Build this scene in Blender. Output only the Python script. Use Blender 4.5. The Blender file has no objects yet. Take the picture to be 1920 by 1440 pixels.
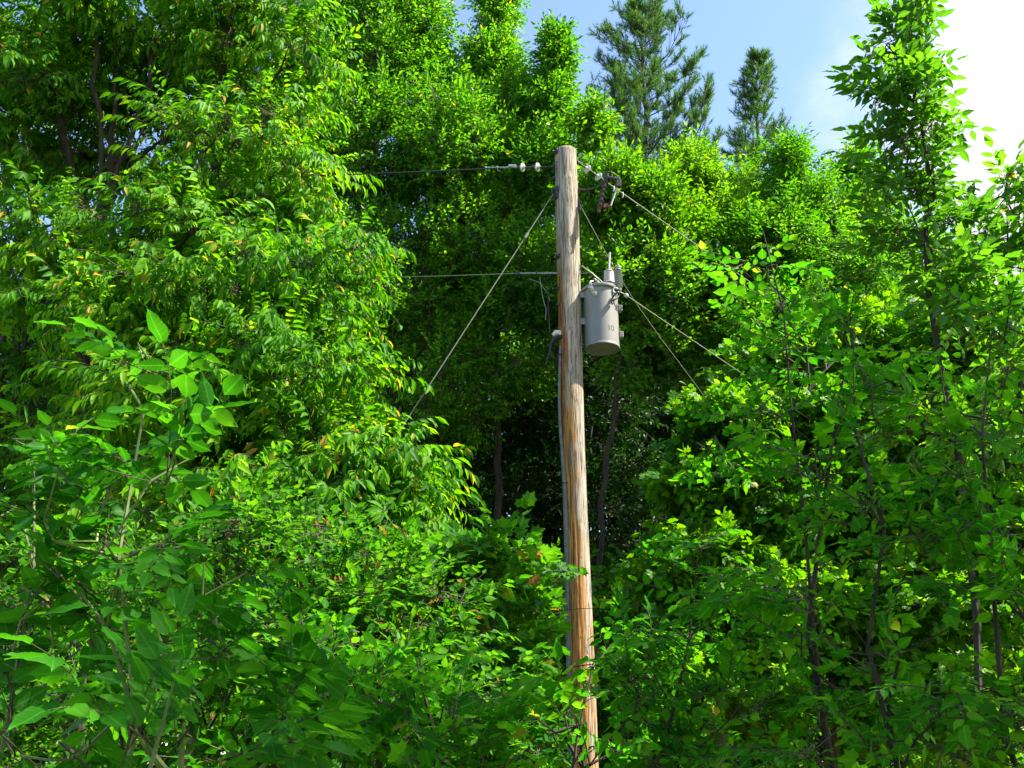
import bpy, math
import numpy as np
from mathutils import Vector, Matrix

R = math.radians
scene = bpy.context.scene
col = scene.collection

# ------------------------------------------------------------------ camera
PITCH = 20.5
FPX = 1900.0                       # focal length in pixels of the 1920 px wide photograph
cam_d = bpy.data.cameras.new('camera')
cam_d.sensor_width = 36.0
cam_d.lens = 36.0 * FPX / 1920.0
cam_d.clip_end = 3000
cam = bpy.data.objects.new('camera', cam_d)
cam.location = (0, 0, 1.6)
cam.rotation_euler = (R(90 + PITCH), 0, 0)
col.objects.link(cam)
scene.camera = cam

# ------------------------------------------------------------------ sky and sun
SUN_EL, SUN_AZ = 51.0, 80.0        # azimuth measured from "behind the camera" towards the right
sd = Vector((math.sin(R(SUN_AZ)) * math.cos(R(SUN_EL)), -math.cos(R(SUN_AZ)) * math.cos(R(SUN_EL)), math.sin(R(SUN_EL))))
w = bpy.data.worlds.new('World')
scene.world = w
w.use_nodes = True
nt = w.node_tree
nt.nodes.clear()
N = nt.nodes.new
sky = N('ShaderNodeTexSky'); sky.sky_type = 'NISHITA'; sky.sun_disc = False
sky.sun_elevation = R(SUN_EL)
sky.sun_rotation = math.atan2(sd.x, sd.y)
sky.air_density = 1.0; sky.dust_density = 0.6; sky.ozone_density = 1.6
tc = N('ShaderNodeTexCoord')
sep = N('ShaderNodeSeparateXYZ'); nt.links.new(tc.outputs['Generated'], sep.inputs[0])
noise = N('ShaderNodeTexNoise'); noise.inputs['Scale'].default_value = 3.2
noise.inputs['Detail'].default_value = 7; noise.inputs['Roughness'].default_value = 0.55
mp = N('ShaderNodeMapping'); mp.inputs['Scale'].default_value = (1.0, 1.0, 1.6); mp.inputs['Location'].default_value = (3.1, 0.4, 1.7)
nt.links.new(tc.outputs['Generated'], mp.inputs[0]); nt.links.new(mp.outputs[0], noise.inputs['Vector'])
# a bank of cloud over to the east: weight grows with x
def wm(op, a, b, c=None):
    m = N('ShaderNodeMath'); m.operation = op
    for i, v in enumerate((a, b, c)):
        if v is None: continue
        if isinstance(v, (int, float)): m.inputs[i].default_value = v
        else: nt.links.new(v, m.inputs[i])
    return m.outputs[0]
bank = wm('MULTIPLY_ADD', sep.outputs['X'], 5.5, -1.72)      # 0 at x=.31
nz = wm('MULTIPLY_ADD', noise.outputs['Fac'], 3.0, -1.5)
zt = wm('MULTIPLY_ADD', sep.outputs['Z'], -0.9, 0.42)
msk = wm('ADD', wm('ADD', bank, nz), zt)
mr = N('ShaderNodeMapRange'); mr.interpolation_type = 'SMOOTHSTEP'
mr.inputs['From Min'].default_value = -0.30; mr.inputs['From Max'].default_value = 0.55
nt.links.new(msk, mr.inputs['Value'])
bg1 = N('ShaderNodeBackground'); bg1.inputs['Strength'].default_value = 0.118
tintm = N('ShaderNodeMixRGB'); tintm.blend_type = 'MULTIPLY'; tintm.inputs[0].default_value = 1.0
tintm.inputs[2].default_value = (1.0, 1.0, 1.0, 1)
nt.links.new(sky.outputs[0], tintm.inputs[1]); nt.links.new(tintm.outputs[0], bg1.inputs['Color'])
bg2 = N('ShaderNodeBackground'); bg2.inputs['Color'].default_value = (0.97, 0.98, 1.0, 1); bg2.inputs['Strength'].default_value = 0.42
mx = N('ShaderNodeMixShader'); nt.links.new(mr.outputs[0], mx.inputs[0]); nt.links.new(bg1.outputs[0], mx.inputs[1]); nt.links.new(bg2.outputs[0], mx.inputs[2])
out = N('ShaderNodeOutputWorld'); nt.links.new(mx.outputs[0], out.inputs[0])

sun_d = bpy.data.lights.new('sun', 'SUN'); sun_d.energy = 5.0; sun_d.angle = R(0.5); sun_d.color = (1.0, 0.93, 0.80)
sun = bpy.data.objects.new('sun', sun_d)
sun.rotation_euler = sd.to_track_quat('Z', 'Y').to_euler()
sun.location = (20, -5, 30)
col.objects.link(sun)

scene.view_settings.view_transform = 'Standard'
scene.view_settings.look = 'None'
scene.view_settings.exposure = 1.7
scene.view_settings.gamma = 1.0
scene.render.engine = 'CYCLES'
cy = scene.cycles
cy.max_bounces = 7; cy.diffuse_bounces = 4; cy.glossy_bounces = 2; cy.transmission_bounces = 5; cy.transparent_max_bounces = 4
cy.use_denoising = True
cy.sample_clamp_indirect = 6.0

# ------------------------------------------------------------------ helpers
cp, sp_ = math.cos(R(PITCH)), math.sin(R(PITCH))
def at(px, py, Y):
    """world point seen at pixel (px, py) of the 1920x1440 photograph, Y metres in front of the camera"""
    a = (px - 960) / FPX; b = (720 - py) / FPX
    d = (a, cp - b * sp_, sp_ + b * cp)
    k = Y / d[1]
    return np.array((a * k, Y, 1.6 + d[2] * k))

def tag(o, label=None, cat=None, group=None, kind=None):
    if label: o['label'] = label
    if cat: o['category'] = cat
    if group: o['group'] = group
    if kind: o['kind'] = kind
    return o

def empty(name, loc, label=None, cat=None, group=None):
    o = bpy.data.objects.new(name, None); col.objects.link(o)
    o.location = tuple(loc); o.empty_display_size = 0.2
    return tag(o, label, cat, group)

def wloc(o):
    s = np.zeros(3)
    while o is not None: s = s + np.array(o.location); o = o.parent
    return s

def mesh_obj(name, V, F, mats, parent=None, origin=None, fmat=None, smooth=False, tint=None, uv=None):
    """V (n,3), F list of arrays (m,k) or one array; vertices in world space, stored relative to origin"""
    if not isinstance(F, list): F = [F]
    F = [np.asarray(f, dtype=np.int32) for f in F if len(f)]
    V = np.asarray(V, dtype=np.float32)
    if origin is None: origin = wloc(parent)
    me = bpy.data.meshes.new(name)
    me.vertices.add(len(V)); me.vertices.foreach_set('co', (V - np.array(origin, dtype=np.float32)).ravel())
    nl = sum(f.size for f in F); npoly = sum(len(f) for f in F)
    me.loops.add(nl); me.polygons.add(npoly)
    me.loops.foreach_set('vertex_index', np.concatenate([f.ravel() for f in F]))
    tot = np.concatenate([np.full(len(f), f.shape[1], dtype=np.int32) for f in F])
    st = np.zeros(npoly, dtype=np.int32); st[1:] = np.cumsum(tot)[:-1]
    me.polygons.foreach_set('loop_start', st)
    if fmat is not None: me.polygons.foreach_set('material_index', np.asarray(fmat, dtype=np.int32))
    me.polygons.foreach_set('use_smooth', np.full(npoly, smooth, dtype=bool))
    for m in (mats if isinstance(mats, (list, tuple)) else [mats]): me.materials.append(m)
    if tint is not None:
        at_ = me.attributes.new('tint', 'FLOAT', 'FACE'); at_.data.foreach_set('value', np.asarray(tint, dtype=np.float32))
    if uv is not None:
        at_ = me.attributes.new('leafuv', 'FLOAT_VECTOR', 'POINT'); at_.data.foreach_set('vector', np.asarray(uv, dtype=np.float32).ravel())
    me.update(calc_edges=True)
    o = bpy.data.objects.new(name, me); col.objects.link(o)
    if parent is not None:
        o.parent = parent
    o.location = tuple(np.array(origin) - wloc(parent))
    return o

class MB:
    """collects simple solids into one mesh"""
    def __init__(s): s.V = []; s.F3 = []; s.F4 = []; s.n = 0
    def add(s, V, tris=(), quads=()):
        V = np.asarray(V, float)
        if len(tris): s.F3.append(np.asarray(tris) + s.n)
        if len(quads): s.F4.append(np.asarray(quads) + s.n)
        s.V.append(V); s.n += len(V)
    def tube(s, pts, rad, seg=10, cap=True):
        pts = np.asarray(pts, float); n = len(pts)
        rad = np.full(n, rad, float) if np.isscalar(rad) else np.asarray(rad, float)
        T = np.gradient(pts, axis=0); T /= np.linalg.norm(T, axis=1)[:, None] + 1e-12
        ref = np.array((0, 0, 1.0)) if abs(T[0][2]) < 0.9 else np.array((1.0, 0, 0))
        u = np.cross(ref, T[0]); u /= np.linalg.norm(u)
        a = np.linspace(0, 2 * math.pi, seg, endpoint=False); V = []
        for i in range(n):
            u = u - T[i] * u.dot(T[i]); u /= np.linalg.norm(u); v = np.cross(T[i], u)
            V.append(pts[i] + rad[i] * (np.cos(a)[:, None] * u + np.sin(a)[:, None] * v))
        V = np.concatenate(V); q = []
        j = np.arange(seg); k = (j + 1) % seg
        for i in range(n - 1): q.append(np.stack([i * seg + j, i * seg + k, (i + 1) * seg + k, (i + 1) * seg + j], 1))
        tr = []
        if cap:
            V = np.vstack([V, pts[0], pts[-1]]); c0 = n * seg; c1 = c0 + 1
            tr = np.concatenate([np.stack([k, j, np.full(seg, c0)], 1), np.stack([(n - 1) * seg + j, (n - 1) * seg + k, np.full(seg, c1)], 1)])
        s.add(V, tr, np.concatenate(q)); return s
    def lathe(s, c, prof, axis=(0, 0, 1), seg=28):
        """prof: list of (radius, offset along axis)"""
        c = np.asarray(c, float); ax = np.asarray(axis, float); ax = ax / np.linalg.norm(ax)
        ref = np.array((0, 0, 1.0)) if abs(ax[2]) < 0.9 else np.array((1.0, 0, 0))
        u = np.cross(ref, ax); u /= np.linalg.norm(u); v = np.cross(ax, u)
        a = np.linspace(0, 2 * math.pi, seg, endpoint=False); V = []
        for r, h in prof: V.append(c + ax * h + max(r, 1e-4) * (np.cos(a)[:, None] * u + np.sin(a)[:, None] * v))
        j = np.arange(seg); k = (j + 1) % seg; q = []
        for i in range(len(prof) - 1): q.append(np.stack([i * seg + j, i * seg + k, (i + 1) * seg + k, (i + 1) * seg + j], 1))
        s.add(np.concatenate(V), (), np.concatenate(q)); return s
    def box(s, c, size, rot=None, bev=0.0):
        hx, hy, hz = [d / 2 for d in size]
        b = min(bev, hx * .9, hy * .9, hz * .9)
        if b <= 0: b = min(hx, hy, hz) * 0.12
        # chamfered box: 24 vertices
        V = []; 
        for sx in (-1, 1):
            for sy in (-1, 1):
                for sz in (-1, 1):
                    V += [(sx * hx, sy * (hy - b), sz * (hz - b)), (sx * (hx - b), sy * hy, sz * (hz - b)), (sx * (hx - b), sy * (hy - b), sz * hz)]
        V = np.array(V)
        import itertools
        def idx(sx, sy, sz, k): return ((0 if sx < 0 else 1) * 4 + (0 if sy < 0 else 1) * 2 + (0 if sz < 0 else 1)) * 3 + k
        Q = []; T = []
        for sg in (-1, 1):
            Q.append([idx(sg, -1, -1, 0), idx(sg, 1, -1, 0), idx(sg, 1, 1, 0), idx(sg, -1, 1, 0)])
            Q.append([idx(-1, sg, -1, 1), idx(1, sg, -1, 1), idx(1, sg, 1, 1), idx(-1, sg, 1, 1)])
            Q.append([idx(-1, -1, sg, 2), idx(1, -1, sg, 2), idx(1, 1, sg, 2), idx(-1, 1, sg, 2)])
        for a in (-1, 1):
            for b2 in (-1, 1):
                Q.append([idx(a, b2, -1, 0), idx(a, b2, 1, 0), idx(a, b2, 1, 1), idx(a, b2, -1, 1)])
                Q.append([idx(a, -1, b2, 0), idx(a, 1, b2, 0), idx(a, 1, b2, 2), idx(a, -1, b2, 2)])
                Q.append([idx(-1, a, b2, 1), idx(1, a, b2, 1), idx(1, a, b2, 2), idx(-1, a, b2, 2)])
        for sx in (-1, 1):
            for sy in (-1, 1):
                for sz in (-1, 1): T.append([idx(sx, sy, sz, 0), idx(sx, sy, sz, 1), idx(sx, sy, sz, 2)])
        if rot is not None: V = V @ np.array(rot).T
        s.add(V + np.asarray(c, float), T, Q); return s
    def obj(s, name, mat, parent=None, origin=None, smooth=True):
        F = []
        if s.F3: F.append(np.concatenate(s.F3))
        if s.F4: F.append(np.concatenate(s.F4))
        o = mesh_obj(name, np.concatenate(s.V), F, mat, parent, origin, smooth=smooth)
        if smooth:
            try: o.data.set_sharp_from_angle(angle=R(35))
            except Exception: pass
        return o

def rotm(ax, deg): return np.array(Matrix.Rotation(R(deg), 3, ax))

# ------------------------------------------------------------------ materials
def new_mat(name):
    m = bpy.data.materials.new(name); m.use_nodes = True
    n = m.node_tree; n.nodes.clear()
    return m, n
def lk(n, a, b): n.links.new(a, b)

def leaf_mat(name, c_dark, c_mid, c_light, odd=(0.35, 0.25, 0.02), trans=0.42, rough=0.42, tboost=2.4, spec=0.45, midrib=False):
    m, n = new_mat(name)
    a = n.nodes.new('ShaderNodeAttribute'); a.attribute_name = 'tint'
    c_dark, c_mid, c_light = [tuple(v * k_ * q_ for v, q_ in zip(c_, (.78, 1.03, 1.0))) for c_, k_ in ((c_dark, .70), (c_mid, .80), (c_light, .88))]
    cr = n.nodes.new('ShaderNodeValToRGB'); e = cr.color_ramp.elements
    e[0].position = 0.0; e[0].color = (*c_dark, 1)
    e[1].position = 1.0; e[1].color = (*odd, 1)
    x = e.new(0.5); x.color = (*c_mid, 1)
    x = e.new(0.93); x.color = (*c_light, 1)
    x = e.new(0.975); x.color = (*c_light, 1)
    lk(n, a.outputs['Fac'], cr.inputs[0])
    colr = cr.outputs[0]
    if midrib:
        uv = n.nodes.new('ShaderNodeAttribute'); uv.attribute_name = 'leafuv'
        sx = n.nodes.new('ShaderNodeSeparateXYZ'); lk(n, uv.outputs['Vector'], sx.inputs[0])
        ab = n.nodes.new('ShaderNodeMath'); ab.operation = 'ABSOLUTE'; lk(n, sx.outputs[1], ab.inputs[0])
        # side veins: stripes along u skewed by |v|
        sk = n.nodes.new('ShaderNodeMath'); sk.operation = 'MULTIPLY_ADD'; lk(n, ab.outputs[0], sk.inputs[0]); sk.inputs[1].default_value = -0.35; lk(n, sx.outputs[0], sk.inputs[2])
        sn = n.nodes.new('ShaderNodeMath'); sn.operation = 'MULTIPLY'; lk(n, sk.outputs[0], sn.inputs[0]); sn.inputs[1].default_value = 50
        si = n.nodes.new('ShaderNodeMath'); si.operation = 'SINE'; lk(n, sn.outputs[0], si.inputs[0])
        sr = n.nodes.new('ShaderNodeMapRange'); lk(n, si.outputs[0], sr.inputs[0]); sr.inputs[1].default_value = 0.8; sr.inputs[2].default_value = 1.0; sr.inputs[3].default_value = 0; sr.inputs[4].default_value = 0.25
        mr_ = n.nodes.new('ShaderNodeMapRange'); lk(n, ab.outputs[0], mr_.inputs[0]); mr_.inputs[1].default_value = 0.0; mr_.inputs[2].default_value = 0.07; mr_.inputs[3].default_value = 0.6; mr_.inputs[4].default_value = 0.0
        mxx = n.nodes.new('ShaderNodeMath'); mxx.operation = 'MAXIMUM'; lk(n, sr.outputs[0], mxx.inputs[0]); lk(n, mr_.outputs[0], mxx.inputs[1])
        mm = n.nodes.new('ShaderNodeMixRGB'); lk(n, mxx.outputs[0], mm.inputs[0]); lk(n, colr, mm.inputs[1]); mm.inputs[2].default_value = (*[min(1, c * 1.9 + .02) for c in c_mid], 1)
        colr = mm.outputs[0]
    p = n.nodes.new('ShaderNodeBsdfPrincipled'); p.inputs['Roughness'].default_value = rough
    p.inputs['Specular IOR Level'].default_value = spec
    lk(n, colr, p.inputs['Base Color'])
    t = n.nodes.new('ShaderNodeBsdfTranslucent')
    g = n.nodes.new('ShaderNodeMixRGB'); g.blend_type = 'MULTIPLY'; g.inputs[0].default_value = 1
    lk(n, colr, g.inputs[1]); g.inputs[2].default_value = (tboost * 1.15, tboost, tboost * 0.35, 1)
    lk(n, g.outputs[0], t.inputs['Color'])
    mx = n.nodes.new('ShaderNodeMixShader'); mx.inputs[0].default_value = trans
    lk(n, p.outputs[0], mx.inputs[1]); lk(n, t.outputs[0], mx.inputs[2])
    o = n.nodes.new('ShaderNodeOutputMaterial'); lk(n, mx.outputs[0], o.inputs[0])
    return m

def simple_mat(name, c, rough=0.6, metal=0.0, noise_amt=0.15, scale=20, bump=0.0, spec=0.5, c2=None, stretch=(1, 1, 1)):
    m, n = new_mat(name)
    tcn = n.nodes.new('ShaderNodeTexCoord'); mpn = n.nodes.new('ShaderNodeMapping'); mpn.inputs['Scale'].default_value = stretch
    lk(n, tcn.outputs['Object'], mpn.inputs[0])
    nz = n.nodes.new('ShaderNodeTexNoise'); nz.inputs['Scale'].default_value = scale; nz.inputs['Detail'].default_value = 6
    lk(n, mpn.outputs[0], nz.inputs['Vector'])
    cr = n.nodes.new('ShaderNodeValToRGB')
    c2 = c2 or tuple(max(0, x * (1 - 2.2 * noise_amt)) for x in c)
    cr.color_ramp.elements[0].position = 0.35; cr.color_ramp.elements[0].color = (*c2, 1)
    cr.color_ramp.elements[1].position = 0.6; cr.color_ramp.elements[1].color = (*c, 1)
    lk(n, nz.outputs['Fac'], cr.inputs[0])
    p = n.nodes.new('ShaderNodeBsdfPrincipled'); lk(n, cr.outputs[0], p.inputs['Base Color'])
    p.inputs['Roughness'].default_value = rough; p.inputs['Metallic'].default_value = metal; p.inputs['Specular IOR Level'].default_value = spec
    if bump > 0:
        b = n.nodes.new('ShaderNodeBump'); b.inputs['Strength'].default_value = bump; b.inputs['Distance'].default_value = 0.02
        lk(n, nz.outputs['Fac'], b.inputs['Height']); lk(n, b.outputs[0], p.inputs['Normal'])
    o = n.nodes.new('ShaderNodeOutputMaterial'); lk(n, p.outputs[0], o.inputs[0])
    return m

M = {}
M['leaf_cherry'] = leaf_mat('cherry leaves', (0.022, 0.11, 0.002), (0.085, 0.245, 0.004), (0.23, 0.37, 0.008), odd=(0.38, 0.20, 0.03), trans=0.45, rough=0.5, spec=0.16)
M['leaf_far'] = leaf_mat('maple leaves', (0.020, 0.10, 0.003), (0.072, 0.22, 0.005), (0.18, 0.34, 0.010), odd=(0.32, 0.26, 0.02), trans=0.5, rough=0.45, spec=0.3)
M['leaf_deep_shaded'] = leaf_mat('deep wood leaves darkened as shade', (0.003, 0.025, 0.001), (0.008, 0.055, 0.002), (0.035, 0.11, 0.004), odd=(0.1, 0.15, 0.02), trans=0.3, rough=0.5, spec=0.3, tboost=2.0)  # darker leaf colour stands in for the shade deep in the wood
M['leaf_gold'] = leaf_mat('yellowish maple leaves', (0.025, 0.12, 0.002), (0.085, 0.225, 0.003), (0.20, 0.33, 0.006), odd=(0.42, 0.28, 0.02), trans=0.5, rough=0.45, spec=0.3)
M['leaf_ash'] = leaf_mat('ash leaflets', (0.013, 0.10, 0.004), (0.036, 0.17, 0.007), (0.09, 0.26, 0.010), odd=(0.2, 0.25, 0.03), trans=0.45, rough=0.5, spec=0.12, midrib=True)
M['leaf_elder'] = leaf_mat('boxelder leaves', (0.030, 0.105, 0.005), (0.065, 0.185, 0.007), (0.13, 0.27, 0.012), odd=(0.28, 0.14, 0.03), trans=0.5, rough=0.4, midrib=True)
M['leaf_shade'] = leaf_mat('maple sapling leaves', (0.010, 0.095, 0.003), (0.042, 0.185, 0.005), (0.14, 0.31, 0.008), odd=(0.2, 0.2, 0.03), trans=0.55, rough=0.55, spec=0.08, midrib=True)
M['leaf_shrub'] = leaf_mat('shrub leaves', (0.018, 0.095, 0.004), (0.055, 0.19, 0.006), (0.15, 0.30, 0.010), odd=(0.26, 0.07, 0.03), trans=0.45, rough=0.5, spec=0.15, midrib=True)
M['needle'] = leaf_mat('pine needles', (0.035, 0.12, 0.014), (0.085, 0.22, 0.028), (0.16, 0.30, 0.04), odd=(0.2, 0.15, 0.05), trans=0.4, rough=0.5, tboost=1.4)
M['bark'] = simple_mat('grey brown bark', (0.13, 0.10, 0.075), 0.9, scale=14, noise_amt=0.3, bump=0.6, stretch=(1, 1, 0.25))
M['bark_dark'] = simple_mat('dark bark', (0.045, 0.032, 0.018), 0.9, scale=18, noise_amt=0.3, bump=0.5, stretch=(1, 1, 0.25))
M['twig'] = simple_mat('twig bark', (0.075, 0.065, 0.03), 0.8, scale=30, noise_amt=0.2)
M['twig_green'] = simple_mat('green twig', (0.12, 0.17, 0.03), 0.6, scale=30, noise_amt=0.2)

# ------------------------------------------------------------------ leaves and sprays
def norm(v): return v / (np.linalg.norm(v, axis=-1, keepdims=True) + 1e-12)

def leaf_geo(kind):
    """unit leaf: x along 0..1, y across (unit width), z up. returns V, T, UV"""
    if kind == 'dia':
        V = [(0, 0, 0), (.42, .5, .10), (1, 0, -.10), (.42, -.5, .10)]
        T = [(0, 3, 2), (0, 2, 1)]
    elif kind == 'hex':
        V = [(0, 0, 0), (.28, .44, .06), (.62, .40, .02), (1, 0, -.22), (.62, -.40, .02), (.28, -.44, .06), (.5, 0, -.05)]
        T = [(6, 1, 0), (6, 2, 1), (6, 3, 2), (6, 4, 3), (6, 5, 4), (6, 0, 5)]
    elif kind == 'ovate':
        us = [0, .07, .2, .37, .55, .72, .87, 1]; hw = [0, .24, .44, .5, .44, .28, .10, 0]
        V = []; T = []
        for i, (u, h) in enumerate(zip(us, hw)):
            zc = -.16 * u * u + .02 * math.sin(9 * u)
            V += [(u, h, zc + .09 * h + (.02 if i % 2 else -.015)), (u, 0, zc - .02), (u, -h, zc + .09 * h + (-.015 if i % 2 else .02))]
        for i in range(len(us) - 1):
            a = 3 * i; b = a + 3
            for (l, m_) in ((0, 1), (1, 2)):
                T += [(a + l, a + m_, b + m_), (a + l, b + m_, b + l)]
    elif kind == 'maple':
        pol = [(180, .10), (150, .34), (128, .44), (105, .42), (88, .60), (70, .50), (52, .56), (40, .78), (26, .62), (12, .72), (0, 1.0)]
        pts = pol + [(-a, r) for a, r in pol[-2:0:-1]]
        V = [(.28 * 0, 0, 0)]
        for a, r in pts:
            x = r * math.cos(R(a)) ; y = r * math.sin(R(a)) * .95
            V.append((x, y, -.16 * r * r + .05 * abs(math.sin(R(a * 3)))))
        V = [(x * .78 + .22, y, z) for x, y, z in V]
        n = len(pts); T = [(0, 1 + (i + 1) % n, 1 + i) for i in range(n)]
    V = np.array(V, float); T = np.array(T)
    uv = V.copy(); uv[:, 2] = 0
    return V, T, uv
GEO = {k: leaf_geo(k) for k in ('dia', 'hex', 'ovate', 'maple')}

class Spray:
    def __init__(s): s.V = []; s.T = []; s.m = []; s.l = []; s.uv = []; s.n = 0; s.k = 0
    def leaf(s, kind, p, d, nrm, L, W):
        V, T, uv = GEO[kind]
        d = norm(np.asarray(d, float)); y = norm(np.cross(nrm, d)); z = np.cross(d, y)
        P = np.asarray(p) + V[:, :1] * L * d + V[:, 1:2] * W * y + V[:, 2:] * L * z
        s.V.append(P); s.T.append(T + s.n); s.uv.append(uv); s.n += len(V)
        s.m += [0] * len(T); s.k += 1; s.l += [s.k] * len(T)
    def stem(s, p0, p1, r0, r1):
        p0 = np.asarray(p0, float); p1 = np.asarray(p1, float); d = norm(p1 - p0)
        u = norm(np.cross(d, (0.3, 0.2, 1.0))); v = np.cross(d, u)
        a = np.array([0, 2.094, 4.189])
        ring = np.cos(a)[:, None] * u + np.sin(a)[:, None] * v
        V = np.vstack([p0 + r0 * ring, p1 + r1 * ring])
        T = []
        for j in range(3):
            k = (j + 1) % 3; T += [(j, k, 3 + k), (j, 3 + k, 3 + j)]
        s.V.append(V); s.T.append(np.array(T) + s.n); s.uv.append(np.zeros((6, 3))); s.n += 6
        s.m += [1] * 6; s.l += [0] * 6
    def done(s):
        s.V = np.concatenate(s.V); s.T = np.concatenate(s.T); s.m = np.array(s.m); s.l = np.array(s.l); s.uv = np.concatenate(s.uv)
        return s

def rv(rng, s=1.0): return rng.normal(0, s, 3)

def spray_cherry(rng, geo='hex'):
    s = Spray(); L = 0.42; n = 6; P = [np.zeros(3)]; d = np.array((1, 0, .25))
    for i in range(n):
        d = norm(d + np.array((0, 0, -.17)) + rv(rng, .07)); P.append(P[-1] + d * L / n)
    for i in range(n): s.stem(P[i], P[i + 1], .0035 - .0004 * i, .0031 - .0004 * i)
    k = 11
    for j in range(k):
        t = .12 + .88 * j / (k - 1); i = min(int(t * n), n - 1); p = P[i] + (P[i + 1] - P[i]) * (t * n - i)
        side = 1 if j % 2 else -1
        dd = norm((P[i + 1] - P[i])) * .55 + np.array((0, side * rng.uniform(.35, .8), -rng.uniform(.45, 1.25))) + rv(rng, .18)
        nr = np.array((.6, side * .3, .7)) + rv(rng, .45)
        l = rng.uniform(.10, .155)
        s.leaf(geo, p + norm(dd) * .012, dd, nr, l, l * rng.uniform(.34, .42))
    return s.done()

def spray_broad(rng, geo='dia', L=0.34, k=9, lo=.07, hi=.105, asp=.55, droop=.35, spread=.9, jit=.62):
    s = Spray(); n = 3; P = [np.zeros(3)]; d = np.array((1, 0, .15))
    for i in range(n):
        d = norm(d + np.array((0, 0, -.08)) + rv(rng, .1)); P.append(P[-1] + d * L / n)
    for i in range(n): s.stem(P[i], P[i + 1], .004 - .0008 * i, .0032 - .0008 * i)
    for j in range(k):
        t = .1 + .9 * j / (k - 1); i = min(int(t * n), n - 1); p = P[i] + (P[i + 1] - P[i]) * (t * n - i)
        side = 1 if j % 2 else -1
        if j == k - 1: side = 0
        dd = norm(P[i + 1] - P[i]) * .75 + np.array((0, side * rng.uniform(.5, 1) * spread, -rng.uniform(0, 1) * droop * 2 + .1)) + rv(rng, .2)
        nr = np.array((0, 0, 1.0)) + rv(rng, jit)
        l = rng.uniform(lo, hi)
        pet = l * .35
        s.leaf(geo, p + norm(dd) * pet * (1 if geo == 'maple' else .3), dd, nr, l, l * asp * rng.uniform(.85, 1.15))
        if geo == 'maple' or lo > .06 and geo == 'ovate': s.stem(p, p + norm(dd) * pet * 1.0, .0014, .001)
    return s.done()

def spray_compound(rng, geo='ovate', nl=3, pairs=3, leaflet=.10, asp=.46, rach=.26, droop=.5, up=.4):
    """a shoot carrying pinnate leaves"""
    s = Spray(); L = .16; d = norm(np.array((1, 0, .1)) + rv(rng, .1))
    s.stem((0, 0, 0), d * L, .004, .0025)
    for q in range(nl):
        t = .25 + .75 * q / max(1, nl - 1); b = d * L * t
        az = (q * 2.4 + rng.uniform(-.4, .4)) if q < nl - 1 else 0
        rd = norm(d * .9 + np.array((0, math.sin(az) * .9, math.cos(az) * .5 * up + .15)) + rv(rng, .12))
        P = [b]; n = pairs + 1
        for i in range(n):
            rd = norm(rd + np.array((0, 0, -.13 * droop * 2)) + rv(rng, .04)); P.append(P[-1] + rd * rach / n)
        for i in range(n): s.stem(P[i], P[i + 1], .0022 - .0003 * i, .0019 - .0003 * i)
        side = norm(np.cross((0, 0, 1.0), rd)); upv = norm(np.cross(rd, side))
        for i in range(1, n):
            for sg in (-1, 1):
                dd = side * sg + norm(P[i + 1] - P[i]) * rng.uniform(.35, .75) + np.array((0, 0, -rng.uniform(.05, .6) * droop * 1.4)) + rv(rng, .1)
                l = leaflet * rng.uniform(.8, 1.12)
                s.leaf(geo, P[i] + norm(dd) * .008, dd, upv + rv(rng, .5), l, l * asp)
        l = leaflet * 1.1
        s.leaf(geo, P[-1], norm(P[-1] - P[-2]) + np.array((0, 0, -.3 * droop)), upv + rv(rng, .25), l, l * asp)
    return s.done()

def spray_pine(rng):
    s = Spray(); L = .26; P0 = np.zeros(3); d = norm(np.array((1, 0, .25)) + rv(rng, .08))
    s.stem(P0, d * L, .006, .004)
    for q in range(46):
        t = rng.uniform(.15, 1.0); p = d * L * t
        dd = d * (.55 + .6 * t) + rv(rng, .55); dd = norm(dd)
        l = rng.uniform(.10, .15); w_ = .010
        y = norm(np.cross(dd, rv(rng)))
        V = np.array([p - y * w_ / 2, p + y * w_ / 2, p + dd * l])
        s.V.append(V); s.T.append(np.array([[0, 1, 2]]) + s.n); s.uv.append(np.zeros((3, 3))); s.n += 3; s.m.append(0); s.k += 1; s.l.append(s.k)
    return s.done()

TR = np.random.default_rng(5)
SP = {
    'cherry': [spray_cherry(TR) for _ in range(9)],
    'far': [spray_broad(TR, 'dia') for _ in range(10)],
    'farhex': [spray_broad(TR, 'hex', L=.32, k=9, lo=.07, hi=.11, asp=.62) for _ in range(10)],
    'ashfar': [spray_compound(TR, 'dia', nl=3, pairs=3, leaflet=.085, asp=.42, rach=.24, droop=.5) for _ in range(9)],
    'elder': [spray_compound(TR, 'ovate', nl=3, pairs=2, leaflet=.105, asp=.44, rach=.20, droop=.4) for _ in range(8)],
    'ash': [spray_compound(TR, 'ovate', nl=3, pairs=3, leaflet=.118, asp=.50, rach=.30, droop=.45) for _ in range(8)],
    'maple': [spray_broad(TR, 'maple', L=.30, k=11, lo=.045, hi=.09, asp=1.0, droop=.25, spread=1.0) for _ in range(8)],
    'maplemid': [spray_broad(TR, 'maple', L=.26, k=8, lo=.07, hi=.11, asp=1.0, droop=.25, spread=1.0) for _ in range(8)],
    'shrub': [spray_broad(TR, 'ovate', L=.30, k=9, lo=.055, hi=.09, asp=.55, droop=.25) for _ in range(8)],
    'beech': [spray_broad(TR, 'ovate', L=.32, k=12, lo=.045, hi=.078, asp=.62, droop=.12, spread=1.0, jit=.34) for _ in range(8)],
    'pine': [spray_pine(TR) for _ in range(8)],
}

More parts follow.
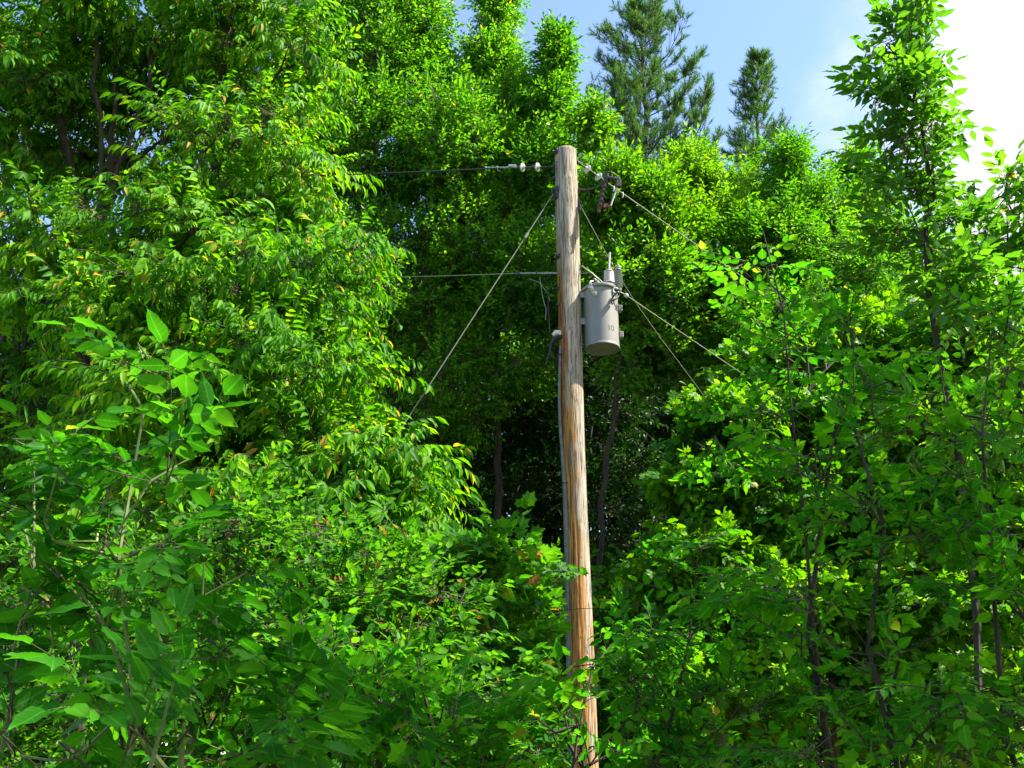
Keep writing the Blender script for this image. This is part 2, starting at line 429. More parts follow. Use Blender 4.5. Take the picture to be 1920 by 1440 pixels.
def instance_sprays(kind, P, D, S, rng, roll=.35, tint_c=None, tint_s=.16, odd=.01):
    """P (n,3) bases, D (n,3) directions, S (n,) scales -> V, T, mat, tint, uv"""
    temps = SP[kind]; n = len(P)
    D = norm(D); up = np.tile(np.array((0, 0, 1.0)), (n, 1)) + rng.normal(0, roll, (n, 3))
    Y = norm(np.cross(up, D)); Z = np.cross(D, Y)
    Mx = np.stack([D, Y, Z], 2)                      # columns
    which = rng.integers(0, len(temps), n)
    tc = np.full(n, .5) if tint_c is None else tint_c
    Vs, Ts, Ms, Tn, Us = [], [], [], [], []; off = 0
    for k, t in enumerate(temps):
        ii = np.where(which == k)[0]
        if not len(ii): continue
        V = np.einsum('nij,vj->nvi', Mx[ii], t.V) * S[ii][:, None, None] + P[ii][:, None, :]
        nv = len(t.V); T = t.T[None] + (np.arange(len(ii)) * nv)[:, None, None] + off
        lt = rng.normal(0, tint_s, (len(ii), t.l.max() + 1)) + tc[ii][:, None] 
        lt = np.clip(lt, 0, .95)
        o_ = rng.random(lt.shape) < odd; lt[o_] = rng.uniform(.985, 1, o_.sum())
        Vs.append(V.reshape(-1, 3)); Ts.append(T.reshape(-1, 3)); Ms.append(np.tile(t.m, len(ii))); Tn.append(lt[:, t.l].ravel())
        Us.append(np.tile(t.uv, (len(ii), 1))); off += nv * len(ii)
    return np.concatenate(Vs), np.concatenate(Ts), np.concatenate(Ms), np.concatenate(Tn), np.concatenate(Us)

def thin_links(A, B, r0, r1):
    """3-sided twigs from A to B, vectorised"""
    n = len(A); d = norm(B - A); u = norm(np.cross(d, np.array((.31, .22, .9)))); v = np.cross(d, u)
    V = []
    for a in (0, 2.094, 4.189):
        V.append(A + r0 * (math.cos(a) * u + math.sin(a) * v))
    for a in (0, 2.094, 4.189):
        V.append(B + r1 * (math.cos(a) * u + math.sin(a) * v))
    V = np.stack(V, 1); T = []
    for j in range(3):
        k = (j + 1) % 3; T += [(j, k, 3 + k), (j, 3 + k, 3 + j)]
    T = np.array(T)[None] + (np.arange(n) * 6)[:, None, None]
    return V.reshape(-1, 3), T.reshape(-1, 3)

def skeleton(trunks, clumps, rng, tip=.008, r0=.12, lift=.25, wander=.06, min_up=-.3):
    """trunks: list of polylines (n,3). clumps (m,3). returns MB of wood"""
    nodes = []; par = []; plen = []; chains = []
    for tr in trunks:
        tr = np.asarray(tr, float)
        # resample
        seg = np.linalg.norm(np.diff(tr, axis=0), axis=1); cum = np.concatenate([[0], np.cumsum(seg)]); m = max(4, int(cum[-1] / .45))
        tt = np.linspace(0, cum[-1], m); P = np.stack([np.interp(tt, cum, tr[:, i]) for i in range(3)], 1)
        P[1:-1] += rng.normal(0, wander * .6, (m - 2, 3)) * np.array((1, 1, .3))
        ch = []
        for i, p in enumerate(P):
            nodes.append(p); par.append(ch[-1] if ch else -1); plen.append(tt[i]); ch.append(len(nodes) - 1)
        chains.append(ch)
    cnt_leaf = {}
    axis = np.array(nodes)
    dist = np.min(np.linalg.norm(clumps[:, None] - axis[None], axis=2), axis=1)
    for ci in np.argsort(dist):
        c = clumps[ci]; A = np.array(nodes); dv = c - A; d = np.linalg.norm(dv, axis=1)
        cost = d + .28 * np.array(plen) + np.where(dv[:, 2] < min_up * d, 6.0, 0) + np.where(A[:, 2] < 1.0, 4., 0) + np.maximum(0, .35 * d - dv[:, 2]) * .6
        b = int(np.argmin(cost)); L = d[b]; m = max(2, int(L / .4) + 1)
        p0 = A[b]; pts = []
        for i in range(1, m + 1):
            t = i / m; q = p0 + (c - p0) * t; q = q + np.array((0, 0, lift * L * .35 * math.sin(math.pi * t)))
            if i < m: q = q + rng.normal(0, wander, 3)
            pts.append(q)
        prev = b; ch = [b]
        for i, q in enumerate(pts):
            nodes.append(q); par.append(prev); plen.append(plen[prev] + L / m); prev = len(nodes) - 1; ch.append(prev)
        cnt_leaf[prev] = 1; chains.append(ch)
    n = len(nodes); w_ = np.zeros(n)
    for k in cnt_leaf: w_[k] += 1
    for i in range(n - 1, -1, -1):
        if par[i] >= 0: w_[par[i]] += w_[i]
    w_ = np.maximum(w_, .6); mxw = w_.max()
    ex = math.log(max(r0 / tip, 1.01)) / math.log(max(mxw, 2)); rad = tip * w_ ** ex
    A = np.array(nodes); mb = MB()
    for q, ch in enumerate(chains):
        r = rad[ch].copy()
        if q >= len(trunks): r[0] = min(r[0], r[1] * 1.25)
        mb.tube(A[ch], r, seg=8 if r[0] > .03 else 5, cap=False)
    return mb

def sample_lobes(lobes, rng, shell=.55, tall=True):
    pts = []; cen = []
    for (c, r, n) in lobes:
        u = norm(rng.normal(0, 1, (n, 3))); rr = rng.random(n) ** (1 / 3) ; rr = rr * (1 - shell) + shell * rng.uniform(.72, 1.0, n)
        pts.append(c + u * rr[:, None] * np.array(r)); cen.append(np.tile(c, (n, 1)))
    return np.concatenate(pts), np.concatenate(cen)

def tree(name, label, cat, group, base, lobes, kind, leafm, seed, nspray=30, rc=.55, trunks=None, r0=.12, barkm='bark', scale=1.0,
         shell=.5, flat=.7, outward=.7, updir=.15, roll=.35, odd=.005, tint=.5, tint_clump=.12, lean=None, low=None, tip=.008, wood=True, lift=.25,
         crown_name='crown', trunk_name='trunk', sun_tint=0.0):
    """lobes: (px, py, Y, rx, ry, rz, nclumps): crown masses placed by where they stand"""
    rng = np.random.default_rng(seed)
    base = np.array((base[0], base[1], 0.0))
    L = [(at(q[0], q[1], q[2]), (q[3], q[4], q[5]), q[6]) for q in lobes]
    C, cen = sample_lobes(L, rng, shell); RC = np.concatenate([np.full(q[6], q[7] if len(q) > 7 else rc) for q in lobes])
    keep = C[:, 2] > (.35 if low is None else low); C, cen, RC = C[keep], cen[keep], RC[keep]
    t = empty(name, base, label, cat, group)
    if trunks is None:
        ctr = C.mean(0); top = C[np.argmax(C[:, 2])]
        mid = base + (ctr - base) * .5; mid[:2] = base[:2] + (ctr[:2] - base[:2]) * .3
        trunks = [[base, mid, ctr, top * .75 + ctr * .25 + np.array((0, 0, .2))]]
    else: trunks = [[np.array(p, float) for p in tr] for tr in trunks]
    mb = skeleton(trunks, C, rng, r0=r0, tip=tip, lift=lift)
    mb.obj(trunk_name, M[barkm], t)
    m = len(C); n = m * nspray
    ci = np.repeat(np.arange(m), nspray)
    u = norm(rng.normal(0, 1, (n, 3)) * np.array((1, 1, flat)))
    rr = RC[ci] * (.15 + .85 * rng.random(n) ** .6)
    outw = norm(C[ci] - cen[ci]) * outward
    P = C[ci] + (u + outw * .35) * rr[:, None] * np.array((1, 1, flat))
    D = u + outw + np.array((0, 0, updir)) + rng.normal(0, .25, (n, 3))
    P = P - norm(D) * .1
    # keep the line corridor trimmed clear of branches in front of the pole and its transformer
    Q = P + norm(D) * .15; dep = Q[:, 1] * cp + (Q[:, 2] - 1.6) * sp_; ix = 960 + FPX * Q[:, 0] / dep; iy = 720 - FPX * (-Q[:, 1] * sp_ + (Q[:, 2] - 1.6) * cp) / dep
    m_ = 24 + 1900 * .12 / np.maximum(dep, 1)
    cx_ = 1060 + (iy - 284) * .03
    inn = (Q[:, 1] < 10.2) & (np.abs(ix - cx_) < m_) & (rng.random(n) < (.97 if kind not in ('elder',) else .6))
    P, D, ci = P[~inn], D[~inn], ci[~inn]; n = len(P)
    S = scale * rng.uniform(.62, 1.28, n)
    tcn = tint + rng.normal(0, tint_clump, m)[ci] + rng.normal(0, .06, n)
    V, T, mm, tn, uv = instance_sprays(kind, P, D, S, rng, roll, tcn, odd=odd)
    V2, T2 = thin_links(C[ci] + rng.normal(0, .03, (n, 3)), P, .004, .003)
    T = np.concatenate([T, T2 + len(V)]); V = np.concatenate([V, V2]); mm = np.concatenate([mm, np.ones(len(T2), int)]); tn = np.concatenate([tn, np.zeros(len(T2))])
    uv = np.concatenate([uv, np.zeros((len(V2), 3))])
    needuv = kind in ('beech', 'elder', 'ash', 'maple', 'maplemid', 'shrub')
    mesh_obj(crown_name, V, T, [M[leafm], M['twig']], t, fmat=mm, smooth=kind in ('beech', 'elder', 'ash', 'shrub', 'cherry'), tint=tn, uv=uv if needuv else None)
    global NLEAF
    NLEAF += len(T)
    return t
NLEAF = 0

def pine(name, label, group, top, base, spread, seed, nsp=1.0, lean=0.0, first=.35):
    rng = np.random.default_rng(seed); base = np.array((base[0], base[1], 0.)); top = np.array(top)
    t = empty(name, base, label, 'tree', group); H = top[2]; mb = MB()
    zs = np.linspace(0, 1, 24); ax = base + (top - base) * zs[:, None]; ax[1:-1, :2] += rng.normal(0, .05, (22, 2))
    mb.tube(ax, .22 * (1 - zs) ** .8 + .012, seg=8)
    P = []; D = []
    z = first
    while z < .995:
        nb = rng.integers(4, 7); a0 = rng.uniform(0, 6.28)
        for k in range(nb):
            f = (1 - z); Ln = spread * (f ** .62) * rng.uniform(.30, 1.15) + .12
            az = a0 + k * 6.283 / nb + rng.normal(0, .25); el = R(16 + 34 * z ** 3 + rng.normal(0, 9))
            d = np.array((math.cos(az) * math.cos(el), math.sin(az) * math.cos(el), math.sin(el)))
            b = base + (top - base) * z; pts = [b]; m = max(3, int(Ln / .3))
            dd = d * 1.0; dd[2] *= .5
            for i in range(m):
                dd = norm(dd + np.array((0, 0, .13)) + rng.normal(0, .11, 3)); pts.append(pts[-1] + dd * Ln / m)
            pts = np.array(pts); mb.tube(pts, np.linspace(.015 + .018 * f * spread / 3, .006, len(pts)), seg=5, cap=False)
            # side shoots
            for i in range(1, len(pts)):
                ns = 3
                if i / len(pts) < .25: continue
                for q in range(ns):
                    sd_ = norm(np.cross(dd, (0, 0, 1.0))) * rng.choice((-1, 1)); sl = rng.uniform(.25, .75) * min(1, Ln * .8) * (1.2 - i / len(pts)) + .05
                    e = pts[i] + (sd_ * rng.uniform(.4, 1) + dd * .7 + np.array((0, 0, rng.uniform(.0, .5)))) * sl
                    mb.tube(np.array([pts[i - 1], (pts[i - 1] + e) / 2 + np.array((0, 0, -.02)), e]), [.009, .007, .004], seg=3, cap=False)
                    for w in range(int(rng.integers(3, 7) * nsp)):
                        fr = rng.uniform(.68, 1.0); P.append(pts[i - 1] + (e - pts[i - 1]) * fr); D.append(norm(e - pts[i - 1]) * .9 + np.array((0, 0, .35)) + rng.normal(0, .5, 3))
            P.append(pts[-1] - dd * .05); D.append(dd + np.array((0, 0, .3)))
        z += .50 / H * rng.uniform(.7, 1.3)
    P.append(top - np.array((0, 0, .1))); D.append((0, 0, 1.))
    mb.obj('trunk', M['bark_dark'], t)
    P = np.array(P); D = np.array(D, float)
    V, T, mm, tn, uv = instance_sprays('pine', P, D, rng.uniform(.8, 1.3, len(P)), rng, .4, .5 + rng.normal(0, .15, len(P)), odd=.02)
    mesh_obj('needles', V, T, [M['needle'], M['bark_dark']], t, fmat=mm, tint=tn)
    global NLEAF
    NLEAF += len(T)
    return t


# ------------------------------------------------------------------ ground
rng = np.random.default_rng(1)
g = np.sort(np.concatenate([np.linspace(-40, 40, 81), [-600, -250, -120, -70, 70, 120, 250, 600]]))
X, Y = np.meshgrid(g, g); Z = .10 * np.sin(X * .7 + 1) * np.cos(Y * .5) + .05 * np.sin(X * 2.1) * np.sin(Y * 1.7) - .05
V = np.stack([X.ravel(), Y.ravel(), Z.ravel()], 1); n = len(g)
i, j = np.meshgrid(np.arange(n - 1), np.arange(n - 1)); b = (j * n + i).ravel()
M['ground'] = simple_mat('leaf litter and grass', (0.06, 0.085, 0.025), 0.95, scale=1.3, bump=0.4, c2=(0.075, 0.055, 0.03))
tag(mesh_obj('ground', V, np.stack([b, b + 1, b + n + 1, b + n], 1), M['ground'], smooth=True), kind='structure')

# ------------------------------------------------------------------ utility pole
PT = at(1060, 284, 10.0); PB = at(1093, 1440, 10.0)
def polec(z):
    t = (z - PB[2]) / (PT[2] - PB[2]); return np.array((PB[0] + (PT[0] - PB[0]) * t, 10.0, z))
ZT = PT[2]
pole = empty('utility_pole', polec(0), 'weathered grey wooden utility pole with orange stained lower shaft', 'utility pole')

def pole_mat():
    m, n = new_mat('weathered pole wood')
    tcn = n.nodes.new('ShaderNodeTexCoord')
    sep = n.nodes.new('ShaderNodeSeparateXYZ'); lk(n, tcn.outputs['Object'], sep.inputs[0])
    def mapn(sc, loc=(0, 0, 0)):
        q = n.nodes.new('ShaderNodeMapping'); q.inputs['Scale'].default_value = sc; q.inputs['Location'].default_value = loc
        lk(n, tcn.outputs['Object'], q.inputs[0]); return q.outputs[0]
    def noi(vec, sc, det=6, dist=0.0, rough=.6):
        q = n.nodes.new('ShaderNodeTexNoise'); q.inputs['Scale'].default_value = sc; q.inputs['Detail'].default_value = det
        q.inputs['Distortion'].default_value = dist; q.inputs['Roughness'].default_value = rough; lk(n, vec, q.inputs['Vector']); return q.outputs['Fac']
    def mth(op, a, b, c=None):
        q = n.nodes.new('ShaderNodeMath'); q.operation = op
        for i_, v in enumerate((a, b, c)):
            if v is None: continue
            if isinstance(v, (int, float)): q.inputs[i_].default_value = v
            else: lk(n, v, q.inputs[i_])
        return q.outputs[0]
    def ramp(f, lo, hi):
        q = n.nodes.new('ShaderNodeMapRange'); q.interpolation_type = 'SMOOTHSTEP'; lk(n, f, q.inputs[0]); q.inputs[1].default_value = lo; q.inputs[2].default_value = hi; return q.outputs[0]
    def mix(f, a, b):
        q = n.nodes.new('ShaderNodeMixRGB')
        if isinstance(f, (int, float)): q.inputs[0].default_value = f
        else: lk(n, f, q.inputs[0])
        for i_, v in ((1, a), (2, b)):
            if isinstance(v, tuple): q.inputs[i_].default_value = (*v, 1)
            else: lk(n, v, q.inputs[i_])
        return q.outputs[0]
    grain = noi(mapn((1, 1, .045)), 75, 8, .4)
    grain2 = noi(mapn((1, 1, .02), (3, 1, 2)), 190, 3)
    blot = noi(mapn((1, 1, .25), (5, 2, 0)), 9, 5)
    base = mix(ramp(grain, .40, .56), (0.105, 0.085, 0.066), (0.40, 0.35, 0.285))
    base = mix(mth('MULTIPLY', ramp(grain2, .52, .68), .45), base, (0.52, 0.47, 0.39))
    base = mix(mth('MULTIPLY', ramp(blot, .45, .62), .5), base, (0.36, 0.28, 0.19))
    z = sep.outputs['Z']; x = sep.outputs['X']
    # ochre stain in streaks: strong below 3 m, patchy up to 6 m, only on the left face below
    st = noi(mapn((1, 1, .10), (1.3, 4, 0)), 14, 5, .3)
    low = ramp(z, 6.3, 2.0); low.node.inputs[1].default_value = 6.6; low.node.inputs[2].default_value = 1.5
    fz = mth('MULTIPLY_ADD', z, -.095, .76)                    # threshold shift
    lf = mth('MULTIPLY', x, -2.2)
    sf = mth('ADD', mth('ADD', st, fz), mth('MULTIPLY', lf, .8))
    ochre = ramp(sf, .84, .93)
    base = mix(mth('MULTIPLY', ochre, .85), base, mix(ramp(grain, .35, .6), (0.15, 0.050, 0.008), (0.48, 0.21, 0.026)))
    # red brown streak down the left flank
    st2 = noi(mapn((1, 1, .16), (7, 4, 2)), 7, 4, .2)
    rf = mth('ADD', mth('MULTIPLY', mth('ADD', x, .085), -9.0), mth('MULTIPLY_ADD', st2, 3.0, -1.75))
    zl = ramp(z, 2.0, 6.8); lk(n, z, zl.node.inputs[0])
    zz = n.nodes.new('ShaderNodeMapRange'); lk(n, z, zz.inputs[0]); zz.inputs[1].default_value = 7.2; zz.inputs[2].default_value = 5.8
    rr = mth('MULTIPLY', ramp(rf, -.05, .25), zz.outputs[0])
    base = mix(mth('MULTIPLY', rr, .85), base, mix(ramp(grain, .35, .6), (0.10, 0.028, 0.010), (0.30, 0.11, 0.03)))
    # small dark nail holes
    vo = n.nodes.new('ShaderNodeTexVoronoi'); vo.inputs['Scale'].default_value = 9; lk(n, tcn.outputs['Object'], vo.inputs['Vector'])
    hole = ramp(vo.outputs['Distance'], .045, .035); hole.node.inputs[1].default_value = .075; hole.node.inputs[2].default_value = .05
    base = mix(mth('MULTIPLY', hole, .8), base, (0.03, 0.02, 0.015))
    crack = noi(mapn((1, 1, .03), (9, 2, 5)), 38, 2)
    cf = ramp(mth('ABSOLUTE', mth('SUBTRACT', crack, .5), 0.0), .012, .002); cf.node.inputs[1].default_value = .014; cf.node.inputs[2].default_value = .003
    base = mix(mth('MULTIPLY', cf, .75), base, (0.05, 0.035, 0.025))
    p = n.nodes.new('ShaderNodeBsdfPrincipled'); lk(n, base, p.inputs['Base Color']); p.inputs['Roughness'].default_value = .85; p.inputs['Specular IOR Level'].default_value = .25
    hsum = mth('SUBTRACT', mth('ADD', grain, mth('MULTIPLY', grain2, .5)), mth('MULTIPLY', cf, 1.2))
    b_ = n.nodes.new('ShaderNodeBump'); b_.inputs['Strength'].default_value = .8; b_.inputs['Distance'].default_value = .010
    lk(n, hsum, b_.inputs['Height']); lk(n, b_.outputs[0], p.inputs['Normal'])
    o = n.nodes.new('ShaderNodeOutputMaterial'); lk(n, p.outputs[0], o.inputs[0]); return m
M['pole'] = pole_mat()

seg = 112; zs = np.linspace(-.3, ZT, 330); zs = np.concatenate([zs, [ZT + .006, ZT + .010]])
aa = np.linspace(0, 2 * math.pi, seg, endpoint=False)
A, Zg = np.meshgrid(aa, zs)
Rr = .1235 + .004 * np.sin(Zg * 1.1) + .0025 * np.sin(2 * A + Zg * .8) + .0016 * np.sin(3 * A - Zg * 1.7) + .001 * np.sin(7 * A + Zg * .6 + np.sin(Zg * 2))
Rr += np.where(Zg > ZT - .4, -.003, 0) + .002 + (4.0 - np.minimum(Zg, 4.0)) * .003
for k in range(16):                               # drying cracks
    a0 = rng.uniform(0, 6.28); z0 = rng.uniform(0, ZT); L = rng.uniform(.8, 3.0); wd = rng.uniform(.03, .05)
    ac = a0 + .05 * np.sin(Zg * 1.3 + k); da = np.abs((A - ac + math.pi) % (2 * math.pi) - math.pi)
    Rr -= .0055 * np.exp(-(da / wd) ** 2) * np.exp(-((Zg - z0) / L) ** 4)
for (a0, z0, h) in [(4.85, ZT - .66, .006), (4.9, 5.2, .005), (4.6, 6.9, .003), (5.0, 4.3, .005), (4.4, 5.9, .004), (4.7, 3.2, .005), (5.2, 2.4, .004), (1.5, 5, .006), (3, 6, .006)]:
    da = np.abs((A - a0 + math.pi) % (2 * math.pi) - math.pi) * .12; rr_ = np.sqrt(da ** 2 + ((Zg - z0) * .7) ** 2)
    Rr += h * np.exp(-(rr_ / .03) ** 2) - h * 1.3 * np.exp(-(rr_ / .011) ** 2)
Rr[-2] -= .008; Rr[-1] -= .022
cx = np.array([polec(z)[0] for z in zs])[:, None] + .006 * np.sin(Zg * .9)
V = np.stack([cx + Rr * np.cos(A), 10 + Rr * np.sin(A), Zg], 2).reshape(-1, 3)
q = []; j = np.arange(seg); k = (j + 1) % seg
for i in range(len(zs) - 1): q.append(np.stack([i * seg + j, i * seg + k, (i + 1) * seg + k, (i + 1) * seg + j], 1))
top = len(V); V = np.vstack([V, [polec(ZT)[0], 10, ZT + .014]])
tri = np.stack([(len(zs) - 1) * seg + j, (len(zs) - 1) * seg + k, np.full(seg, top)], 1)
mesh_obj('shaft', V, [np.concatenate(q), tri], M['pole'], pole, smooth=True)

M['steel_dark'] = simple_mat('dark galvanised hardware', (0.07, 0.07, 0.07), .6, .6, scale=40)
M['steel'] = simple_mat('grey galvanised steel', (0.36, 0.37, 0.37), .5, .7, scale=50)
M['rust'] = simple_mat('rusty steel', (0.17, 0.06, 0.04), .8, .2, scale=60)
M['pvc'] = simple_mat('grey plastic conduit', (0.14, 0.145, 0.145), .6, 0, scale=12, noise_amt=.15)
M['paint'] = simple_mat('light grey transformer paint', (0.205, 0.205, 0.19), .45, 0, scale=6, noise_amt=.07, stretch=(1, 1, .35))
M['porcelain'] = simple_mat('white glazed porcelain', (0.52, 0.54, 0.53), .2, 0, scale=12, noise_amt=.03)
M['bushing'] = simple_mat('pinkish grey bushing cover', (0.46, 0.40, 0.40), .5, 0, scale=12, noise_amt=.05)
M['arrester'] = simple_mat('grey green polymer', (0.26, 0.28, 0.25), .45, 0, scale=20, noise_amt=.05)
M['rubber'] = simple_mat('black cable rubber', (0.014, 0.014, 0.015), .45, 0, scale=20)
M['wire'] = simple_mat('weathered aluminium wire', (0.24, 0.26, 0.19), .6, .3, scale=60)
M['wire_dark'] = simple_mat('dark conductor', (0.035, 0.035, 0.035), .5, .2, scale=60)
M['ink'] = simple_mat('black stencil paint', (0.02, 0.02, 0.022), .6, 0, scale=10)
M['cream'] = simple_mat('cream plastic', (0.62, 0.60, 0.50), .4, 0, scale=10, noise_amt=.05)
M['brown'] = simple_mat('brown glazed porcelain', (0.085, 0.06, 0.05), .2, 0, scale=12)

def pside(z, ang, off=0.0):
    """point on the pole surface; ang 0 = towards the camera, 90 = right, -90 = left"""
    c = polec(z); r = .125 + off
    return c + np.array((math.sin(R(ang)) * r, -math.cos(R(ang)) * r, 0))
def zof(py, px=1070, Y=10.0): return at(px, py, Y)[2]

def bolt(z, ang, ln=.05, plate=.055, name='bolt', mat='steel_dark'):
    d = np.array((math.sin(R(ang)), -math.cos(R(ang)), 0)); p = pside(z, ang)
    m = MB(); m.box(p + d * .003, (plate, .010, plate), rot=rotm('Z', ang)); m.lathe(p, [(.0, -.01), (.016, -.01), (.016, .022), (.012, .026), (.009, .026), (.009, ln), (0, ln)], axis=d, seg=12)
    return m.obj(name, M[mat], pole)
bolt(zof(290), -62, .05, .07); bolt(zof(313), -90, .07); bolt(zof(334), -88, .05, .03); bolt(zof(303), 90, .05, .05); bolt(zof(486), -60, .05, .06); bolt(zof(382), 80, .04, .07)
bolt(zof(545), -70, .05, .05); bolt(zof(575), -72, .03, .05); bolt(zof(503), 80, .03, .05, mat='rust')
for py, ang in ((310, -58), (322, -58), (345, -58), (462, -28)):
    m = MB(); d = np.array((math.sin(R(ang)), -math.cos(R(ang)), 0)); m.lathe(pside(zof(py), ang), [(0, .001), (.005, .003), (.010, .003), (.010, -.01)], axis=d, seg=10); m.obj('nail_head', M['steel_dark'], pole)
# guy attachment hook on the left face
zg = zof(368); m = MB(); m.box(pside(zg + .01, -62, .012), (.055, .024, .15), rot=rotm('Z', -62)); m.tube([pside(zg + .05, -62, .01), pside(zg + .06, -70, .05), pside(zg - .0, -70, .055), pside(zg - .04, -66, .03)], .010, 8)
m.obj('guy_hook', M['steel_dark'], pole)
zg2 = zof(388, 1090); m = MB(); m.box(pside(zg2, 78, .012), (.05, .03, .13), rot=rotm('Z', 78)); m.obj('guy_hook', M['steel_dark'], pole)
# conduit
cpts = [(1053, 648), (1051.5, 700), (1051, 745), (1052, 790), (1056, 845), (1060.5, 900), (1063.5, 960), (1066, 1100), (1069, 1250), (1072, 1440)]
P = np.array([at(a - 2.2, b, 9.93) for a, b in cpts]); P = np.vstack([P, P[-1] + (P[-1] - P[-2]) * .9])
tt = np.linspace(0, 1, len(P)); rad = np.interp(tt, [0, .4, .55, 1], [.014, .017, .024, .026]); t2 = np.linspace(0, 1, 60)
# smooth path
Ps = np.stack([np.interp(t2, tt, P[:, i]) for i in range(3)], 1)
for _ in range(6): Ps[1:-1] = (Ps[:-2] + Ps[1:-1] * 2 + Ps[2:]) / 4
m = MB(); m.tube(Ps, np.interp(t2, tt, rad), 12); m.obj('conduit', M['pvc'], pole)
for py in (905, 668, 1180):
    zc = zof(py, 1060); i = np.argmin(np.abs(Ps[:, 2] - zc)); rr_ = .031 if py > 700 else .021
    m = MB(); a = np.linspace(R(150), R(390), 12); c = Ps[i]
    m.tube([c + np.array((math.cos(t) * rr_ * 1.1, math.sin(t) * rr_ * 1.1, 0)) for t in a], .006, 6); m.obj('conduit_strap', M['steel_dark'], pole)
# cable head on top of the conduit: cream hood with black leads
c = at(1047, 628, 9.96)
m = MB(); m.tube([c + np.array((.045, 0, -.09)), c + np.array((.04, 0, -.02)), c + np.array((.02, 0, .02)), c + np.array((-.03, -.01, .02)), c + np.array((-.06, -.01, -.01))], [.024, .036, .04, .032, .018], 12)
m.obj('cable_head', M['cream'], pole)
m = MB(); m.tube([c + np.array((.05, -.02, -.06)), c + np.array((.02, -.03, -.035)), c + np.array((-.03, -.03, -.05)), c + np.array((-.075, -.02, -.10)), c + np.array((-.10, -.01, -.22)), c + np.array((-.14, 0, -.34))], [.02, .028, .026, .016, .010, .007], 8)
m.tube([c + np.array((-.05, -.01, 0)), c + np.array((-.09, -.01, .03)), c + np.array((-.105, 0, .3)), c + np.array((-.10, .03, .62)), at(1020, 525, 10.0), at(1035, 514, 10.)], .006, 6)
m.tube([c + np.array((-.05, -.02, -.03)), c + np.array((-.10, -.02, -.12)), c + np.array((-.07, -.02, -.27)), c + np.array((.0, -.03, -.30)), c + np.array((.04, -.03, -.24))], .005, 6)
m.obj('black_lead', M['rubber'], pole)
m = MB(); m.tube([at(1012, 520, 10), at(1018, 560, 10), at(1024, 580, 10), at(1023, 600, 10)], .005, 6); m.tube([at(993, 523, 10), at(1012, 530, 10), at(1028, 552, 10), at(1031, 565, 10)], .004, 6)
m.obj('jumper_wire', M['wire'], pole)
# cutout bracket arm on the right
a0 = pside(zof(357, 1083), 85); a1 = at(1120, 352, 9.9)
m = MB(); m.tube([a0, a0 + (a1 - a0) * .5 + np.array((0, 0, -.015)), a1, at(1131, 342, 9.88)], .014, 8); m.obj('bracket_arm', M['steel_dark'], pole)

# ------------------------------------------------------------------ transformer
tx = at(1129, 651, 10)[0]; TY = 10.0; zb = at(1129, 655, 10)[2]; zt = at(1129, 549, 10)[2]; RT = .188
tr = empty('pole_transformer', (tx, TY, zb), 'light grey cylindrical transformer marked 10 hanging from the wooden pole', 'transformer')
C0 = np.array((tx, TY, zb)); H = zt - zb
m = MB(); m.lathe(C0, [(0, .014), (RT - .014, .014), (RT - .012, 0), (RT, 0), (RT + .002, .006), (RT, .022), (RT - .003, .026), (RT - .003, H)], seg=72); tank = m.obj('tank', M['paint'], tr)
m = MB(); m.lathe(C0, [(RT - .002, H - .004), (RT + .016, H - .004), (RT + .020, H + .004), (RT + .018, H + .024), (RT + .006, H + .034), (.14, H + .052), (.07, H + .064), (0, H + .068)], seg=72); lid = m.obj('lid', M['paint'], tr)
def onT(ang, z, off=0.0): return C0 + np.array((math.sin(R(ang)) * (RT + off), -math.cos(R(ang)) * (RT + off), z))
for z in (zof(556, 1098) - zb, zof(606, 1098) - zb):
    m = MB(); xa = polec(zb + z)[0] + .10; xb = tx - RT * .80
    m.box(((xa + xb) / 2, TY - .05, zb + z), (xb - xa, .012, .075)); m.box(((xa + xb) / 2, TY + .05, zb + z), (xb - xa, .012, .075)); m.box(((xa + xb) / 2, TY, zb + z + .036), (xb - xa, .112, .010)); m.box((xb - .004, TY, zb + z), (.012, .14, .09))
    m.obj('hanger_bracket', M['paint'], tr)
for z in (zof(581, 1165) - zb, zof(630, 1165) - zb):
    m = MB(); m.box((tx + RT + .018, TY - .02, zb + z), (.045, .075, .070), bev=.006); m.box((tx + RT + .001, TY + .01, zb + z), (.012, .13, .085)); m.obj('side_lug', M['paint'], tr)
for ang, z in ((-32, H - .03), (-22, H - .095)):
    m = MB(); d = np.array((math.sin(R(ang)), -math.cos(R(ang)), 0)); m.lathe(onT(ang, z), [(.022, -.01), (.022, .008), (.013, .010), (.013, .035), (.009, .037), (.009, .05), (0, .05)], axis=d, seg=14); m.box(onT(ang, z, .048), (.05, .006, .016), rot=rotm('Z', ang)); m.obj('terminal', M['cream'], tr)
m = MB(); a = -36; m.box(onT(a, H + .012, .02), (.03, .014, .06), rot=rotm('Z', a)); m.tube([onT(a, H + .02, .03), onT(a, H + .06, .015), onT(a + 4, H + .075, -.03)], .006, 6); m.obj('lid_clamp', M['steel'], tr)
